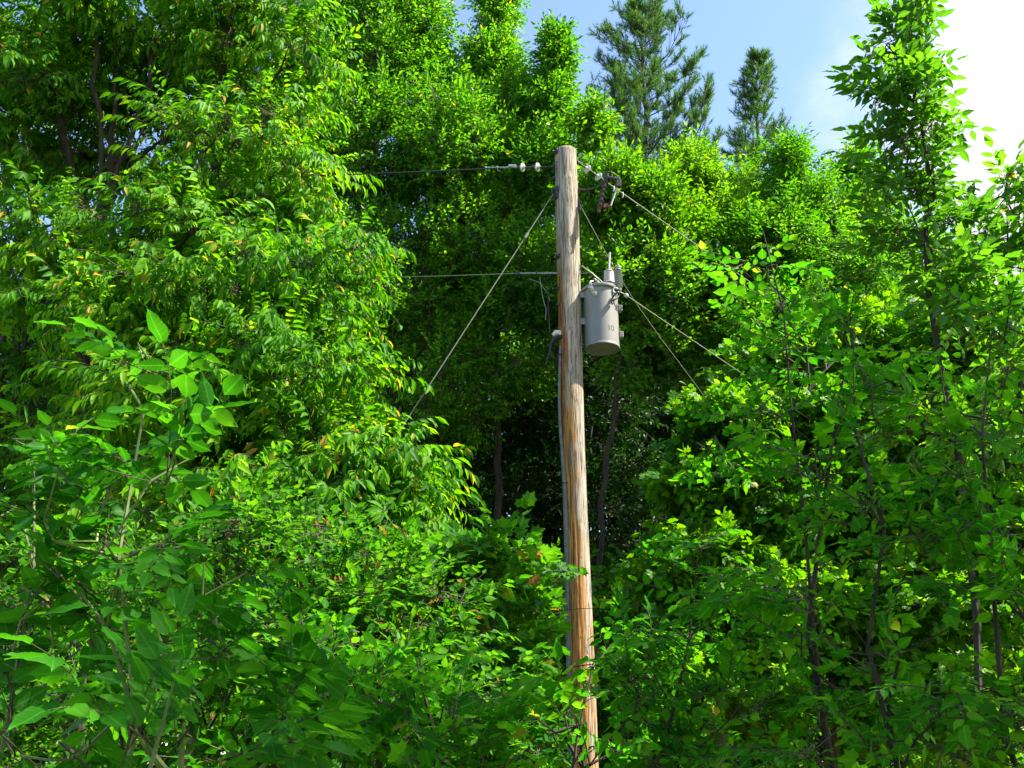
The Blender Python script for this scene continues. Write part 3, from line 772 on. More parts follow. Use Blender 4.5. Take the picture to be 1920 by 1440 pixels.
# raised stencil number 1 0, curved with the tank
def digit(ang0, kind):
    V = []; F = []; zc = (zof(626, 1147) - zb)
    def strip(pts, wd):
        n0 = len(V)
        for (a, z), (nx, nz_) in pts:
            for sg in (-1, 1):
                V.append(onT(a + sg * nx * wd / RT * 57.3, zc + z + sg * nz_ * wd, -.0022))
        for i in range(len(pts) - 1): F.append([n0 + 2 * i, n0 + 2 * i + 1, n0 + 2 * i + 3, n0 + 2 * i + 2])
    hh = .030
    if kind == '1': strip([((ang0, -hh), (1, 0)), ((ang0, hh), (1, 0))], .0052)
    else:
        pts = []
        for t in np.linspace(0, 2 * math.pi, 33): pts.append(((ang0 + .0165 * math.sin(t) / RT * 57.3, hh * .95 * math.cos(t)), (math.sin(t), math.cos(t))))
        strip(pts, .0044)
    o = mesh_obj('number', np.array(V), np.array(F), M['ink'], tank)
digit(20.5, '1'); digit(33.5, '0')
# bushing with its cover and stud
bx = at(1142, 528, 10.02); bx[2] = zb + H + .055
m = MB(); m.lathe(bx, [(.05, -.01), (.05, .01), (.038, .014), (.058, .03), (.036, .04), (.055, .055), (.036, .062), (.034, .07)], seg=32); m.obj('bushing', M['porcelain'], tr)
m = MB(); m.lathe(bx, [(.050, .062), (.066, .064), (.066, .072), (.060, .078), (.052, .205), (.056, .21), (.054, .216), (.02, .222), (0, .222)], seg=36); m.lathe(bx + np.array((.02, -.03, 0)), [(.012, .21), (.012, .235), (0, .237)], seg=10); m.obj('bushing_cover', M['bushing'], tr)
m = MB(); m.tube([bx + np.array((.004, 0, .21)), bx + np.array((.012, 0, .34)), bx + np.array((.022, 0, .45))], [.011, .011, .009], 10); m.obj('stud', M['porcelain'], tr)
# lightning arrester
ax_ = at(1160.5, 546, 9.90); at_top = at(1160.5, 499, 9.90); hA = at_top[2] - ax_[2]
m = MB(); prof = [(.0, 0), (.022, 0), (.028, .01), (.030, .03), (.022, .034)]
for i in range(8):
    z = .045 + i * (hA - .08) / 8; prof += [(.030, z), (.044, z + .004), (.045, z + .008), (.030, z + .016)]
prof += [(.030, hA - .03), (.034, hA - .026), (.034, hA - .008), (.02, hA - .004), (.012, hA), (.010, hA + .025), (0, hA + .026)]
m.lathe(ax_, prof, seg=28); ar = m.obj('lightning_arrester', M['arrester'], tr)
m = MB(); m.box(ax_ + np.array((-.035, .045, .02)), (.10, .012, .035), rot=rotm('Z', -50)); m.obj('arrester_bracket', M['steel'], tr)
m = MB(); m.tube([at_top + np.array((0, 0, .015)), at_top + np.array((-.04, .03, .045)), bx + np.array((.06, 0, .235)), bx + np.array((.015, 0, .25))], .005, 6); m.obj('arrester_lead', M['wire_dark'], tr)
m = MB(); c = at(1154, 545, 9.86); t_ = np.linspace(0, 6.283, 17); m.tube([c + np.array((.026 * math.cos(t), -.01, .030 * math.sin(t))) for t in t_], .009, 8, cap=False)
c2 = at(1157, 552, 9.84); 
m.obj('cream_ring', M['cream'], tr)
def loop(c, a, b, tilt, r=.010):
    ca, sa = math.cos(R(tilt)), math.sin(R(tilt)); return [c + np.array((a * math.cos(t) * ca - b * math.sin(t) * sa, -.012 * math.sin(2 * t), a * math.cos(t) * sa + b * math.sin(t) * ca)) for t in np.linspace(0, 6.283, 19)]
m = MB(); m.tube(loop(at(1154.5, 556, 9.80), .060, .022, 52), .0085, 8, cap=False); m.tube(loop(at(1149, 566, 9.80), .028, .010, 80), .006, 6, cap=False); m.box(at(1160, 545, 9.82), (.035, .035, .04), bev=.01)
m.obj('ground_loop', M['rubber'], tr)
# leads from the pole to the lid
m = MB(); p0 = pside(zof(503, 1088), 70, .03); p1 = at(1131, 531, 9.95)
m.tube([p0, at(1100, 506, 9.9), at(1112, 514, 9.9), p1], .008, 8); m.tube([pside(zof(518, 1090), 60, .01), at(1100, 512, 9.9), at(1108, 510, 9.9), at(1120, 522, 9.9), p1 + np.array((-.04, 0, 0))], .005, 6)
m.tube([at(1113, 522, 9.92), at(1119, 527, 9.92), at(1126, 532, 9.95)], .012, 8); m.obj('secondary_lead', M['wire'], tr)

# ------------------------------------------------------------------ line hardware and wires
def bell_profile(s=1.0):
    s *= .9
    return [(0, -.03 * s), (.016 * s, -.03 * s), (.022 * s, -.02 * s), (.028 * s, -.005 * s), (.055 * s, .004 * s), (.058 * s, .012 * s), (.045 * s, .026 * s), (.03 * s, .022 * s), (.014 * s, .024 * s), (.012 * s, .045 * s), (0, .046 * s)]
def line_pts(p0, p1, sag, n=60):
    t = np.linspace(0, 1, n)[:, None]; p = p0 + (p1 - p0) * t; p[:, 2] -= (4 * sag * t * (1 - t))[:, 0]; return p
def px_on(p0, p1, px):
    lo, hi = 0., 1.
    f = lambda t: (lambda q: 960 + FPX * q[0] / (q[1] * cp + (q[2] - 1.6) * sp_))(p0 + (p1 - p0) * t)
    s = 1 if f(1) > f(0) else -1
    for _ in range(40):
        m_ = (lo + hi) / 2
        if (f(m_) - px) * s < 0: lo = m_
        else: hi = m_
    return p0 + (p1 - p0) * lo
def insulator_string(name, p0, p1, pxs, label, s=1.0):
    d = norm(p1 - p0); t = empty(name, p0, label, 'insulator', None)
    last = px_on(p0, p1, pxs[-1]) + d * .07
    m = MB(); m.tube([p0, last], .010, 8); m.lathe(p0, [(.018, 0), (.02, .02), (.014, .05)], axis=d, seg=10)
    for px in pxs: c = px_on(p0, p1, px); m.lathe(c, [(.0, .02), (.017, .02), (.017, .075), (0, .075)], axis=d, seg=12)
    m.obj('rod', M['steel_dark'], t)
    for px in pxs: c = px_on(p0, p1, px); m = MB(); m.lathe(c, bell_profile(s), axis=d, seg=28); m.obj('bell', M['porcelain'], t)
    return d, last
# left primary
L0 = pside(zof(313), -90, .02); L1 = at(360, 322, 12.5)
d, last = insulator_string('strain_insulator', L0, L1, (1009, 981), 'two white porcelain bells in line on the left of the pole top', 1.0)
t = empty('dead_end_clamp', last, 'grey dead end clamp between the left white bells and the dark wire', 'clamp')
e = px_on(L0, L1, 950); m = MB(); m.tube([last, last + (e - last) * .5 + np.array((0, 0, .012)), e], [.010, .018, .012], 8); m.box((last + e) / 2 + np.array((0, -.005, .02)), (.09, .02, .03)); m.obj('body', M['steel'], t)
for px in (911, 933):
    c = px_on(L0, L1, px); m = MB(); m.tube([c + np.array((0, 0, .015)), c + np.array((0, 0, -.03)), c + np.array((.015, 0, -.045))], .007, 6); m.obj('wire_clip', M['steel'], t)
c = px_on(L0, L1, 912); m = MB(); m.tube([e, c], .011, 8); m.obj('armour_rod', M['steel'], t)
m = MB(); m.tube(line_pts(px_on(L0, L1, 951), L1 + (L1 - L0) * .8, .10), .0095, 8); tag(m.obj('power_line', M['wire_dark']), 'dark upper wire running left from the pole top into the trees', 'wire')
# left neutral
N0 = pside(zof(512), -90, .0); N1 = at(480, 516, 12.0)
t = empty('neutral_clamp', N0, 'short grey clamp holding the lower left wire level with the transformer', 'clamp')
m = MB(); m.tube([N0, px_on(N0, N1, 1020)], .012, 8); m.tube([px_on(N0, N1, 1018), px_on(N0, N1, 975)], .011, 8); m.obj('rod', M['steel'], t)
for px, sz in ((969, (.035, .03, .05)), (1006, (.02, .03, .04))): m = MB(); m.box(px_on(N0, N1, px), sz); m.obj('shackle', M['steel_dark'], t)
m = MB(); m.tube(line_pts(px_on(N0, N1, 968), N1 + (N1 - N0) * .8, .06), .005, 8); tag(m.obj('power_line', M['wire']), 'thin lower wire running left from the pole beside the transformer', 'wire')
# right primary
R0 = pside(zof(306, 1083), 80, .01); R1 = at(2100, 1012, 20)
d, last = insulator_string('strain_insulator', R0, R1, (1100, 1121), 'white porcelain bells sloping down on the right of the pole top', 1.0)
m = MB(); q = line_pts(last, R1, .0); m.tube(q, .0065, 8); tag(m.obj('power_line', M['wire']), 'upper right wire sloping down from the cutout over the maples', 'wire')
for px in (1151, 1168):
    c = px_on(R0, R1, px); m = MB(); m.tube([c + np.array((0, 0, .02)), c + np.array((0, 0, -.04)), c + np.array((-.012, 0, -.055))], .008, 6); tag(m.obj('wire_clip', M['steel']), 'small clip on the upper right wire, %s the cutout fuse tube' % ('just left of' if px < 1160 else 'just right of'), 'clip')
# cutout
ct = at(1137, 332, 9.88); cb = at(1122, 398, 9.88)
t = empty('fuse_cutout', ct, 'dark fuse cutout with sheds hanging from an arm right of the pole top', 'fuse cutout')
d = norm(cb - ct); Lc = np.linalg.norm(cb - ct); m = MB(); prof = [(0, 0), (.02, 0)]
for i in range(6):
    z = .06 + i * (Lc - .09) / 6; prof += [(.018, z), (.036, z + .008), (.036, z + .014), (.018, z + .026)]
prof += [(.016, Lc), (0, Lc)]
m.lathe(ct, prof, axis=d, seg=20); m.obj('insulator', M['brown'], t)
m = MB(); m.tube([ct + np.array((-.01, 0, .01)), at(1139, 322, 9.85), at(1146, 323, 9.85)], .010, 8); m.box(ct, (.06, .05, .07)); m.tube([at(1140, 322, 9.85), at(1139, 336, 9.85)], .008, 6); m.obj('top_contact', M['steel_dark'], t)
m = MB(); m.tube([at(1144, 322, 9.86), at(1156, 328, 9.84)], .006, 6); m.obj('contact_spring', M['wire'], t)
m = MB(); m.tube([at(1138, 332, 9.86), at(1163, 337, 9.80)], .018, 10); m.box(at(1160, 345, 9.80), (.05, .05, .08)); m.tube([at(1163, 337, 9.80), at(1162, 352, 9.80)], .012, 8); m.obj('hood', M['steel_dark'], t)
m = MB(); m.tube([at(1157, 352, 9.80), at(1145, 386, 9.80)], .010, 10); m.obj('fuse_tube', M['bushing'], t)
m = MB(); m.tube([cb + np.array((0, 0, .04)), at(1134, 384, 9.84), at(1144, 388, 9.80)], .014, 8); m.box(at(1136, 386, 9.82), (.05, .03, .05)); m.obj('lower_hinge', M['rust'], t)
# right secondary wire
S0 = at(1170, 551, 9.86); S1 = at(2100, 1180, 20)
m = MB(); m.tube([at(1160, 547, 9.85), S0], .007, 6); m.tube(line_pts(S0, S1, 0), .0055, 8); tag(m.obj('service_wire', M['wire']), 'pale lower right wire sloping down from the transformer side', 'wire')
m = MB(); m.lathe(px_on(S0, S1, 1174), [(0, -.02), (.02, -.018), (.026, 0), (.02, .02), (0, .024)], axis=norm(S1 - S0), seg=16); tag(m.obj('spool_insulator', M['porcelain']), 'small white knob at the start of the lower right wire', 'insulator')
# guy wires
G0 = pside(zof(370), -66, .045); G1 = at(330, 1455, 9.6); G1 = G0 + (G1 - G0) * 1.28
m = MB(); m.tube([G0, G1], .0058, 8); m.tube([px_on(G0, G1, 990), px_on(G0, G1, 984)], .016, 8); tag(m.obj('guy_wire', M['wire']), 'pale guy wire slanting down left from the pole into the leaves', 'guy wire')
H0 = pside(zof(390, 1092), 70, .03); H1 = at(1150, 500, 10.35); H2 = at(1305, 722, 11.8); H3 = H2 + (H2 - H1) * 1.9
m = MB(); m.tube([H0, at(1112, 430, 10.1), H1, at(1190, 565, 10.75), at(1240, 636, 11.2), H2, H3], .0045, 8); tag(m.obj('guy_wire', M['wire']), 'thin guy wire slanting down right past the transformer', 'guy wire')

# ------------------------------------------------------------------ trees
def gx(px, Y): return (at(px, 1450, Y)[0], Y)
LG = 'cherry trees on the left'
BG = 'trees behind the pole'
# left cherry, several stems
T0 = gx(150, 12.2)
tree('cherry_tree', 'tall leaning cherry tree with bare dark stems fanned in a gap of its crown', 'tree', LG, T0,
     [(60, -20, 12, 1.3, 1.3, 1.1, 40), (330, -10, 12.2, 1.4, 1.3, .9, 50), (500, 90, 12, .8, 1.2, 1.0, 38), (460, 320, 11.6, 1.1, 1.1, .9, 46),
      (40, 210, 12.2, .75, 1.0, .8, 22), (200, 120, 13.3, 1.3, .6, .9, 34), (80, 480, 11.8, .9, .9, .5, 18), (300, 470, 11.2, 1.1, .9, .6, 26), (280, 280, 13.6, 1.6, .5, 1.0, 40)],
     'cherry', 'leaf_cherry', 11, nspray=20, rc=.5, r0=.062, barkm='bark_dark', flat=.75, outward=.8, updir=.1, odd=.02,
     trunks=[[(*T0, 0), at(155, 1100, 12.2), at(160, 760, 12.2), at(178, 400, 12), at(186, 250, 12), at(180, 60, 12)],
             [(*T0, 0), at(160, 1100, 12.1), at(170, 760, 12.1), at(205, 400, 11.9), at(262, 250, 11.8), at(330, 90, 11.9)],
             [(*T0, 0), at(158, 1100, 12.3), at(168, 760, 12.2), at(195, 420, 12.2), at(232, 300, 12.1), at(285, 150, 12), at(300, 0, 12)],
             [(*T0, 0), at(150, 1100, 12.3), at(160, 700, 12.3), at(190, 400, 12.4), at(215, 220, 12.5), at(235, 50, 12.5)],
             [(*T0, 0), at(158, 1100, 12.3), at(175, 720, 12.2), at(235, 400, 12.1), at(300, 270, 12.0), at(400, 150, 11.9)],
             [(*T0, 0), at(150, 1100, 12.4), at(150, 720, 12.5), at(160, 420, 12.6), at(120, 260, 12.6), at(90, 100, 12.6)],
             [(*T0, 0), at(165, 1100, 12.1), at(185, 700, 11.9), at(250, 420, 11.6), at(340, 350, 11.4), at(440, 290, 11.3)]])
T1 = gx(330, 10.4)
tree('cherry_tree', 'lower cherry tree with drooping leaf sprays reaching right towards the guy wire', 'tree', LG, T1,
     [(420, 560, 10.6, 1.3, 1.1, 0.75, 34), (595, 520, 10.8, 0.62, 0.8, 0.75, 22), (230, 640, 10.6, 1.0, 0.9, 0.7, 22), (565, 730, 10.2, 0.95, 0.9, 0.65, 30), (380, 780, 10.2, 1.2, 0.9, 0.6, 24), (715, 850, 10.0, 0.5, 0.6, 0.4, 13), (560, 930, 9.7, 1.1, 0.8, 0.5, 28), (330, 960, 9.8, 1.1, 0.7, 0.5, 16), (685, 990, 9.6, 0.7, 0.6, 0.35, 13)],
     'cherry', 'leaf_cherry', 12, nspray=19, rc=.42, r0=.08, flat=.7, outward=.8, updir=.0, odd=.025)
T2 = gx(-40, 13.5)
tree('cherry_tree', 'dark trunked cherry tree at the left edge with sky showing through', 'tree', LG, T2,
     [(-40, 250, 13.5, 1.3, 1.2, 1.5, 26), (60, 620, 13.5, 1.2, 1.2, .8, 20), (150, 820, 13.0, 1.3, 1.0, .7, 20), (20, 1000, 13, 1.3, 1.0, .8, 24)],
     'cherry', 'leaf_cherry', 13, nspray=17, rc=.5, r0=.09, barkm='bark_dark',
     trunks=[[(*T2, 0), at(-20, 1000, 13.5), at(10, 560, 13.5), at(60, 330, 13.5), at(40, 100, 13.5)], [(*T2, 0), at(-10, 1000, 13.4), at(35, 700, 13.4), at(70, 520, 13.4), at(130, 330, 13.3), at(160, 200, 13.3)]])
# back row, left of the pole
T3 = gx(780, 18.5)
tree('maple_tree', 'tall bright maple behind, between the cherry crown and the notch of sky', 'tree', BG, T3,
     [(680, 10, 18.5, 1.0, 1.2, 1.4, 107), (790, 50, 18.5, 0.45, 0.8, 1.1, 52, 0.3), (700, 280, 18.5, 1.3, 1.4, 1.4, 134), (840, 290, 18.2, 1.0, 1.2, 1.3, 107), (560, 120, 19, 1.1, 1.0, 1.3, 63), (500, 360, 19, 1.3, 1.0, 1.3, 63), (730, 520, 18.3, 1.4, 1.3, 1.4, 97), (820, 730, 18.5, 1.2, 1.2, 1.2, 52), (730, 120, 18.4, 0.9, 0.8, 0.8, 60), (620, 230, 18.6, 0.9, 0.8, 0.9, 50)],
     'far', 'leaf_far', 21, nspray=18, scale=1.12, flat=1.3, tint=0.55, rc=0.37, tip=.005, r0=.08, barkm='bark_dark', outward=.25, updir=.75)
T4 = gx(940, 19)
tree('maple_tree', 'tallest maple behind with a rounded top left of the slim spire', 'tree', BG, T4,
     [(935, 0, 19, 0.36, 0.4, 0.8, 48, 0.27), (925, 120, 19, 0.55, 0.6, 0.6, 59, 0.29), (850, 190, 19, 0.6, 0.6, 0.5, 44, 0.3), (945, 220, 19, 0.7, 0.9, 0.9, 82, 0.3), (930, 330, 18.8, 0.95, 1.0, 1.1, 111), (900, 470, 18.6, 1.3, 1.2, 1.2, 107), (950, 640, 18.6, 1.2, 1.2, 1.2, 63)],
     'far', 'leaf_far', 22, nspray=18, scale=1.12, flat=1.3, tint=0.62, rc=0.34, tip=.005, r0=.07, barkm='bark_dark', outward=.25, updir=.75)
T5 = gx(1084, 18)
tree('maple_tree', 'slim maple spire just left of the pole top', 'tree', BG, T5,
     [(1042, 95, 18, 0.18, 0.1, 0.58, 29, 0.18), (1035, 190, 18, 0.32, 0.3, 0.7, 48, 0.22), (1020, 320, 18, 0.5, 0.6, 0.9, 67, 0.29), (1010, 520, 18, 0.95, 0.9, 1.1, 78)],
     'far', 'leaf_far', 23, nspray=18, scale=1.12, flat=1.3, tint=0.48, rc=0.28, tip=.005, r0=.04, barkm='bark_dark', outward=.25, updir=.75)
# right of the pole
T6 = gx(1098, 16.5)
tree('maple_tree', 'yellow green maple right behind the fuse cutout', 'tree', BG, T6,
     [(1108, 245, 17, 0.2, 0.3, 0.45, 17, 0.19), (1150, 370, 16.5, 0.6, 0.7, 0.6, 59, 0.26), (1230, 410, 16.5, 0.6, 0.7, 0.6, 50, 0.29), (1200, 540, 16.5, 1.05, 1.0, 0.9, 76), (1230, 680, 16.8, 0.9, 0.9, 0.7, 34)],
     'far', 'leaf_gold', 24, nspray=17, rc=0.28, tip=.005, r0=.045, barkm='bark_dark', outward=.3, updir=.6, flat=1.1, scale=1.2, tint=0.5)
T7 = gx(1330, 18)
tree('ash_tree', 'feathery ash below the smaller pine, right of the transformer', 'tree', BG, T7,
     [(1300, 340, 18, 0.4, 0.5, 0.6, 34, 0.26), (1400, 380, 18, 0.5, 0.6, 0.6, 38, 0.3), (1340, 480, 17.6, 1.2, 1.0, 0.9, 84), (1320, 620, 17.2, 1.1, 1.0, 0.9, 63)],
     'ashfar', 'leaf_gold', 25, nspray=8, rc=0.31, tip=.005, r0=.055, barkm='bark_dark', outward=.3, updir=.6, flat=1.1, scale=1.2, tint=0.6)
T8 = gx(1500, 17)
tree('ash_tree', 'rounded ash against the sky between the small pine and the tall sapling', 'tree', BG, T8,
     [(1478, 320, 17, 0.3, 0.4, 0.42, 25, 0.22), (1510, 410, 17, 0.6, 0.7, 0.6, 55, 0.3), (1450, 500, 16.6, 1.1, 1.0, 0.9, 67), (1570, 520, 16.6, 1.0, 1.0, 0.9, 59), (1480, 640, 16, 1.1, 1.0, 0.8, 50)],
     'ashfar', 'leaf_far', 26, nspray=8, rc=0.30, tip=.005, r0=.055, barkm='bark_dark', outward=.3, updir=.6, flat=1.1, scale=1.2, tint=0.45)
T9 = gx(1620, 18)
tree('maple_tree', 'pale maple half hidden behind the tall sapling', 'tree', BG, T9,
     [(1600, 320, 18, 0.25, 0.3, 0.5, 21, 0.21), (1630, 430, 18, 0.6, 0.7, 0.7, 46, 0.3), (1720, 500, 18, 1.1, 1.0, 0.8, 46), (1650, 620, 17, 1.2, 1.0, 0.8, 50)],
     'far', 'leaf_far', 27, nspray=15, rc=0.31, tip=.005, r0=.055, barkm='bark_dark', outward=.3, updir=.6, flat=1.1, scale=1.2, tint=0.62)
# pines
pine('pine_tree', 'big dark pine rising above the trees right of the pole', 'pines against the sky', at(1205, 18, 26), gx(1225, 26), 7.0, 33, nsp=.85, first=.55)
pine('pine_tree', 'smaller pine top leaning right, alone against the sky', 'pines against the sky', at(1425, 112, 27), gx(1330, 27), 2.9, 38, nsp=.5, first=.6)
# deep wood behind the pole
WG = 'shaded trees deep in the wood'
deep = [(600, 22, 'slender shaded tree far back beneath the cherry leaves'), (760, 23, 'shaded tree deep in the wood beneath the notch of sky'), (880, 21, 'shaded tree in the dark hollow left of the pole'), (1078, 24, 'dark tree directly behind the middle of the pole'),
        (1106, 21, 'shaded tree in the dark gap beneath the transformer'), (1270, 24, 'shaded tree far behind the right guy wire'), (1450, 23, 'shaded tree far behind the right hand saplings'), (1640, 24, 'shaded tree deep behind the tall sapling'), (1830, 22, 'shaded tree deep in the wood at the right edge'), (400, 24, 'shaded tree deep behind the lower cherry'), (200, 22, 'shaded tree deep behind the stems of the leaning cherry'), (40, 24, 'shaded tree deep in the wood at the left edge')]
for k, (px, Y, lab) in enumerate(deep):
    b = gx(px, Y)
    lobes = [(px + 20, 560 if px < 1700 else 760, Y, 1.6, 1.3, 1.2, 24), (px - 30, 760, Y, 1.7, 1.5, 1.2, 30), (px + 30, 950, Y, 1.7, 1.5, 1.2, 30), (px - 10, 1130, Y, 1.7, 1.5, 1.1, 26), (px, 1300, Y, 1.7, 1.4, 1.0, 18)]
    tree('forest_tree', lab, 'tree', WG, b, lobes, 'far', 'leaf_deep_shaded', 40 + k, nspray=30, scale=1.35, rc=.65, r0=.05, barkm='bark_dark', outward=.3, updir=.2)
far_deep = [(180, 'dim tree at the very back of the wood, left of the leaning cherry stems'), (480, 'dim tree at the very back of the wood, beneath the upper left wire'), (790, 'dim tree at the very back of the wood, where the left guy wire ends'), (1080, 'dim tree at the very back of the wood, behind the transformer pole'), (1390, 'dim tree at the very back of the wood, behind the yellow green ash'), (1720, 'dim tree at the very back of the wood, behind the young maples')]
for k, (px, lab) in enumerate(far_deep):
    Y = 30
    lobes = [(px, 640, Y, 2.9, 1.5, 1.6, 34), (px + 40, 860, Y, 2.9, 1.6, 1.7, 40), (px - 20, 1080, Y, 2.9, 1.6, 1.7, 40), (px, 1290, Y, 2.9, 1.6, 1.6, 34)]
    tree('forest_tree', lab, 'tree', WG, gx(px, Y), lobes, 'far', 'leaf_deep_shaded', 140 + k, nspray=30, scale=2.3, rc=1.0, r0=.10, barkm='bark_dark', outward=.3, updir=.2, shell=.2)
# understorey
UG = 'bushes under the trees'
under = [(90, 15, 'leafy bush under the trees at the far left'), (330, 16, 'leafy bush behind the lower cherry stem'), (560, 15, 'leafy bush under the cherry sprays'), (780, 16, 'leafy bush at the edge of the dark hollow'), (960, 14.5, 'leafy bush just left of the pole foot'), (1190, 15, 'leafy bush just right of the pole foot'), (1400, 16, 'leafy bush behind the shaded beech saplings'), (1620, 15, 'leafy bush under the tall sapling'), (1850, 16, 'leafy bush under the trees at the far right')]
for k, (px, Y, lab) in enumerate(under):
    tree('bush', lab, 'bush', UG, gx(px, Y), [(px, 1330, Y, 1.3, 1.0, .9, 24), (px + 40, 1150, Y, .9, .8, .7, 14), (px, 1480, Y, 1.5, 1.0, .8, 20)],
         'farhex', 'leaf_far', 60 + k, nspray=26, rc=.5, r0=.05, barkm='bark_dark', outward=.4, updir=.3)
# sunlit maples on the right, middle distance
RG = 'sunlit maples on the right'
tree('young_maple', 'sunlit young maple with its left edge against the dark gap', 'tree', RG, gx(1340, 12.6),
     [(1375, 800, 12.8, 0.55, 0.7, 0.4, 18), (1335, 930, 12.6, 0.45, 0.6, 0.5, 18), (1435, 930, 12.6, 0.8, 0.8, 0.55, 28), (1325, 1090, 12.3, 0.65, 0.7, 0.5, 24), (1435, 1130, 12.2, 0.8, 0.7, 0.6, 24), (1315, 1270, 12, 0.8, 0.7, 0.5, 20)],
     'maplemid', 'leaf_gold', 71, nspray=28, rc=.36, r0=.06, outward=.5, updir=.3)
tree('young_maple', 'sunlit maple in the middle right behind the shaded leaves', 'tree', RG, gx(1560, 13.5),
     [(1480, 700, 13.6, .8, .8, .6, 28), (1600, 660, 13.6, .8, .8, .6, 28), (1560, 820, 13.4, 1.0, .9, .6, 34), (1540, 980, 13.2, 1.0, .9, .6, 30), (1560, 1140, 13, 1.1, .8, .6, 26), (1540, 1320, 13, 1.1, .8, .6, 22)],
     'maplemid', 'leaf_gold', 72, nspray=28, rc=.42, r0=.07, outward=.5, updir=.3)
tree('young_maple', 'sunlit maple near the right edge with bright sky above', 'tree', RG, gx(1800, 12.5),
     [(1800, 640, 12.8, .9, .8, .55, 30), (1880, 760, 12.6, .8, .8, .6, 26), (1760, 850, 12.5, .9, .8, .6, 30), (1860, 1000, 12.4, .9, .8, .6, 28), (1760, 1130, 12.2, 1.0, .8, .6, 24), (1850, 1300, 12, 1.1, .8, .6, 22)],
     'maplemid', 'leaf_gold', 73, nspray=28, rc=.40, r0=.07, outward=.5, updir=.3)
# tall sapling and its neighbours
EG = 'tall saplings on the right'
b = gx(1835, 7)
tree('tall_sapling', 'tall sapling with pointed leaves rising against the white cloud', 'sapling', EG, b,
     [(1705, -20, 7, 0.08750000000000001, 0.06, 0.2, 3, 0.08), (1698, 80, 7, 0.155, 0.12, 0.2, 6, 0.1), (1695, 170, 7, 0.263, 0.192, 0.18, 9), (1700, 260, 7, 0.29000000000000004, 0.24, 0.18, 10), (1712, 350, 7, 0.23600000000000002, 0.24, 0.16, 8), (1745, 450, 7, 0.42500000000000004, 0.36, 0.18, 10), (1790, 580, 7, 0.56, 0.42, 0.22, 12), (1800, 760, 7, 0.6275000000000001, 0.48, 0.3, 10)],
     'elder', 'leaf_elder', 81, nspray=4, rc=.12, r0=.026, barkm='bark_dark', outward=.7, updir=.25, shell=.35, tip=.005,
     trunks=[[(*b, 0), at(1830, 1200, 7), at(1790, 810, 7), at(1755, 560, 7), at(1735, 300, 7), at(1725, 100, 7), at(1712, -40, 7)]])
b = gx(1960, 7)
tree('tall_sapling', 'thin sapling tip at the right edge against the cloud', 'sapling', EG, b,
     [(1890, 360, 7.2, .02, .02, .08, 2, .05), (1885, 440, 7.2, .12, .12, .08, 3), (1870, 520, 7.2, .25, .25, .12, 5), (1930, 620, 7.1, .35, .3, .2, 8), (1920, 800, 7, .4, .4, .25, 8)],
     'elder', 'leaf_elder', 82, nspray=4, rc=.12, r0=.02, barkm='bark_dark', outward=.7, updir=.25, tip=.005,
     trunks=[[(*b, 0), at(1950, 1100, 7), at(1930, 800, 7.1), at(1900, 560, 7.2), at(1886, 330, 7.2)]])
# shaded maple saplings in front
SG = 'shaded saplings in front on the right'
b = gx(1575, 5)
tree('beech_sapling', 'shaded beech sapling with a straight dark stem forking at the top', 'sapling', SG, b,
     [(1440, 470, 5.1, 0.22, 0.22, 0.12, 2), (1400, 590, 5.1, 0.3, 0.28, 0.16, 3), (1500, 690, 5, 0.34, 0.3, 0.16, 4), (1400, 800, 4.9, 0.34, 0.3, 0.16, 3), (1520, 940, 5, 0.4, 0.3, 0.2, 5), (1440, 1100, 4.9, 0.4, 0.3, 0.2, 4), (1560, 1250, 4.8, 0.4, 0.3, 0.2, 4), (1450, 1380, 4.8, 0.4, 0.3, 0.2, 4)],
     'beech', 'leaf_shade', 91, nspray=5, rc=.20, r0=.015, barkm='bark_dark', outward=.6, updir=.1, flat=.4, shell=.3, tip=.003,
     trunks=[[(*b, 0), at(1563, 1400, 5), at(1520, 1050, 5), at(1478, 700, 5), at(1448, 540, 5), at(1430, 430, 5)], [(*b, 0), at(1561, 1390, 5), at(1516, 1020, 5), at(1545, 900, 4.95), at(1590, 700, 4.9), at(1605, 600, 4.9)]])
b = gx(1660, 4.5)
tree('maple_sapling', 'shaded maple sapling with thin crooked stems in front of the tall sapling', 'sapling', SG, b,
     [(1620, 600, 4.7, 0.24, 0.22, 0.12, 2), (1680, 720, 4.6, 0.3, 0.25, 0.14, 3), (1620, 860, 4.5, 0.3, 0.26, 0.16, 3), (1700, 980, 4.5, 0.32, 0.26, 0.18, 4), (1640, 1120, 4.4, 0.34, 0.26, 0.18, 4), (1720, 1280, 4.4, 0.34, 0.26, 0.18, 4), (1640, 1400, 4.3, 0.34, 0.26, 0.18, 3)],
     'maple', 'leaf_shade', 92, nspray=3, rc=.18, r0=.013, barkm='bark_dark', outward=.6, updir=.1, flat=.4, shell=.3, tip=.003,
     trunks=[[(*b, 0), at(1655, 1400, 4.5), at(1625, 1150, 4.5), at(1640, 900, 4.5), at(1600, 620, 4.6)]])
b = gx(1880, 4.3)
